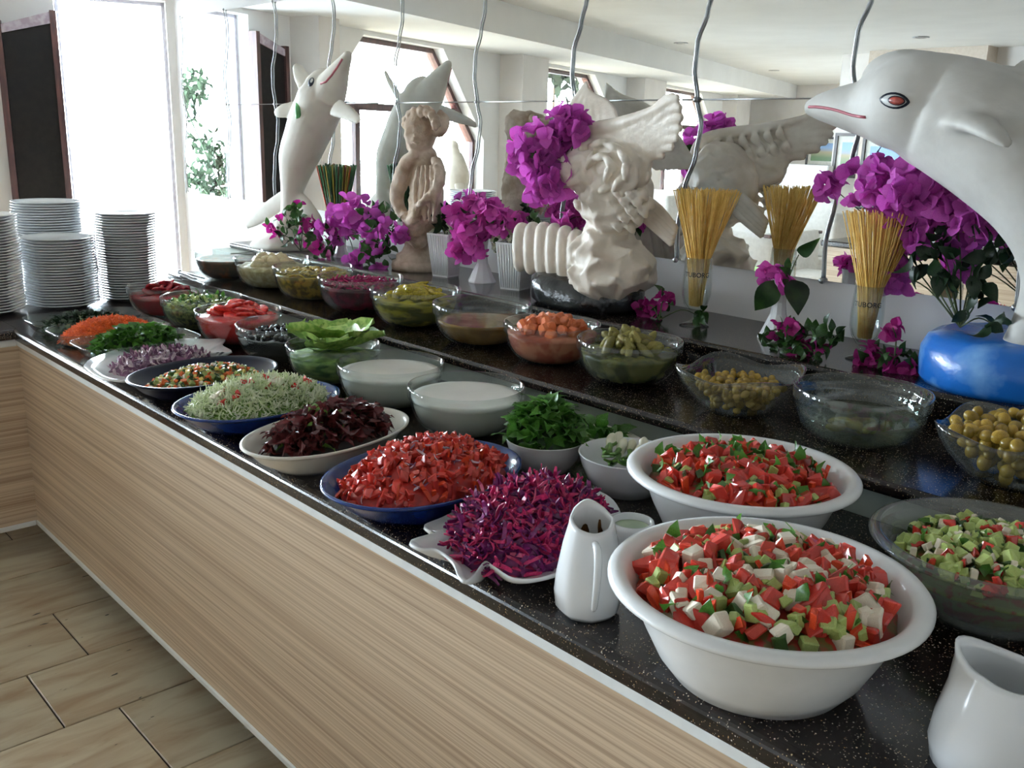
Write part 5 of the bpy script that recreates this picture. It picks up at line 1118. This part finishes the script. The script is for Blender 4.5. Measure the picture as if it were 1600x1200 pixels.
# -------- spaghetti glasses
PASTA = mat('dry_spaghetti', srgb(240, 202, 112), srgb(226, 182, 88), rough=.4, scale=60, var=.1)
PRINTK = mat('black_print', (.01, .01, .01), rough=.5)
def pasta_glass(x, y, s, label, plabel, lean):
    t = thing('beer_glass', label, 'glass', (x, y, ZL), 0, 'stemmed beer glasses')
    pr = [(0, 0), (.037, 0), (.038, .003), (.020, .008), (.008, .014), (.0065, .022), (.008, .030), (.018, .038), (.030, .055), (.0365, .080), (.0375, .105), (.0355, .140), (.0335, .172), (.0335, .174), (.0315, .174), (.0325, .140), (.0350, .105), (.034, .080), (.0275, .057), (.015, .041), (0, .037)]
    pr = [(r * s, z * s) for r, z in pr]
    obj('foot_and_stem', revolve(pr[:7] + [(0, .030 * s)], 40), GLASS, t); obj('bowl', revolve(pr[6:], 40), GLASS, t)
    V, F = textmesh('TUBORG', .0165 * s, PRINTK); rr = .0364 * s; a0 = math.atan2(-y, -x) - .05
    V = [(math.cos(a0 + p.x / rr) * rr, math.sin(a0 + p.x / rr) * rr, .128 * s + p.y) for p in V]; obj('lettering', (V, F), PRINTK, t, False)
    q = []
    for i in range(230):
        a = U(0, 6.28); k = math.sqrt(R()); b0 = a + .9; rb = .0165 * s * k; zb = .050 * s + .006 * R(); rm = .0305 * s * k
        dz = .174 * s; top = .34 * s + U(-.006, .006); rt = .086 * s * k * U(.94, 1.04)
        p0 = Vector((rb * math.cos(b0), rb * math.sin(b0), zb)); p1 = Vector((rm * math.cos(a + .35), rm * math.sin(a + .35), dz)); p2 = Vector((rt * math.cos(a) + lean[0], rt * math.sin(a) + lean[1], top))
        q.append(tube([p0, p1, p2], .00125, 5))
    tag(obj('spaghetti_bundle', join(*q), PASTA, None, True, (x, y, ZL)), plabel, 'spaghetti', None, 'stuff')
pasta_glass(-1.490, 2.040, 1.04, 'stemmed glass of dry spaghetti beside the eagle', 'fanned bundle of dry spaghetti in the glass beside the eagle', (.012, 0))
pasta_glass(-1.010, 2.035, .98, 'stemmed glass of dry spaghetti beside the blue base', 'fanned bundle of dry spaghetti in the glass beside the blue base', (.010, 0))
# -------- drinking straws
sg = tag(obj('tumbler', revolve([(0, 0), (.028, 0), (.03, .004), (.036, .12), (.034, .12), (.028, .008), (0, .006)], 32), glassmat('green_glass', (.45, .72, .5), 1, .15, srgb(60, 120, 70)), None, True, (-3.285, 2.075, ZL)), 'green glass tumbler holding the drinking straws', 'tumbler')
SG = [mat('green_straw', srgb(38, 96, 48), srgb(24, 70, 36), rough=.3), mat('red_straw', srgb(176, 66, 44), rough=.3), mat('amber_straw', srgb(150, 130, 40), rough=.3)]
sv = [[], [], []]
for i in range(110):
    a = U(0, 6.28); k = math.sqrt(R()); c = 0 if R() < .86 else random.choice((1, 2))
    sv[c].append(tube([(.024 * k * math.cos(a), .024 * k * math.sin(a), .012), (.030 * k * math.cos(a), .030 * k * math.sin(a), .12), (.078 * k * math.cos(a), .078 * k * math.sin(a), .345 + U(-.006, .006))], .0027, 6))
st = thing('drinking_straws', 'fanned bunch of green and red drinking straws in the tumbler', 'straws', (-3.285, 2.075, ZL), 0, None, 'stuff')
for nm, q, m in zip(('green_straws', 'red_straws', 'amber_straws'), sv, SG): tag(obj(nm, join(*q), m, st), kind='stuff')
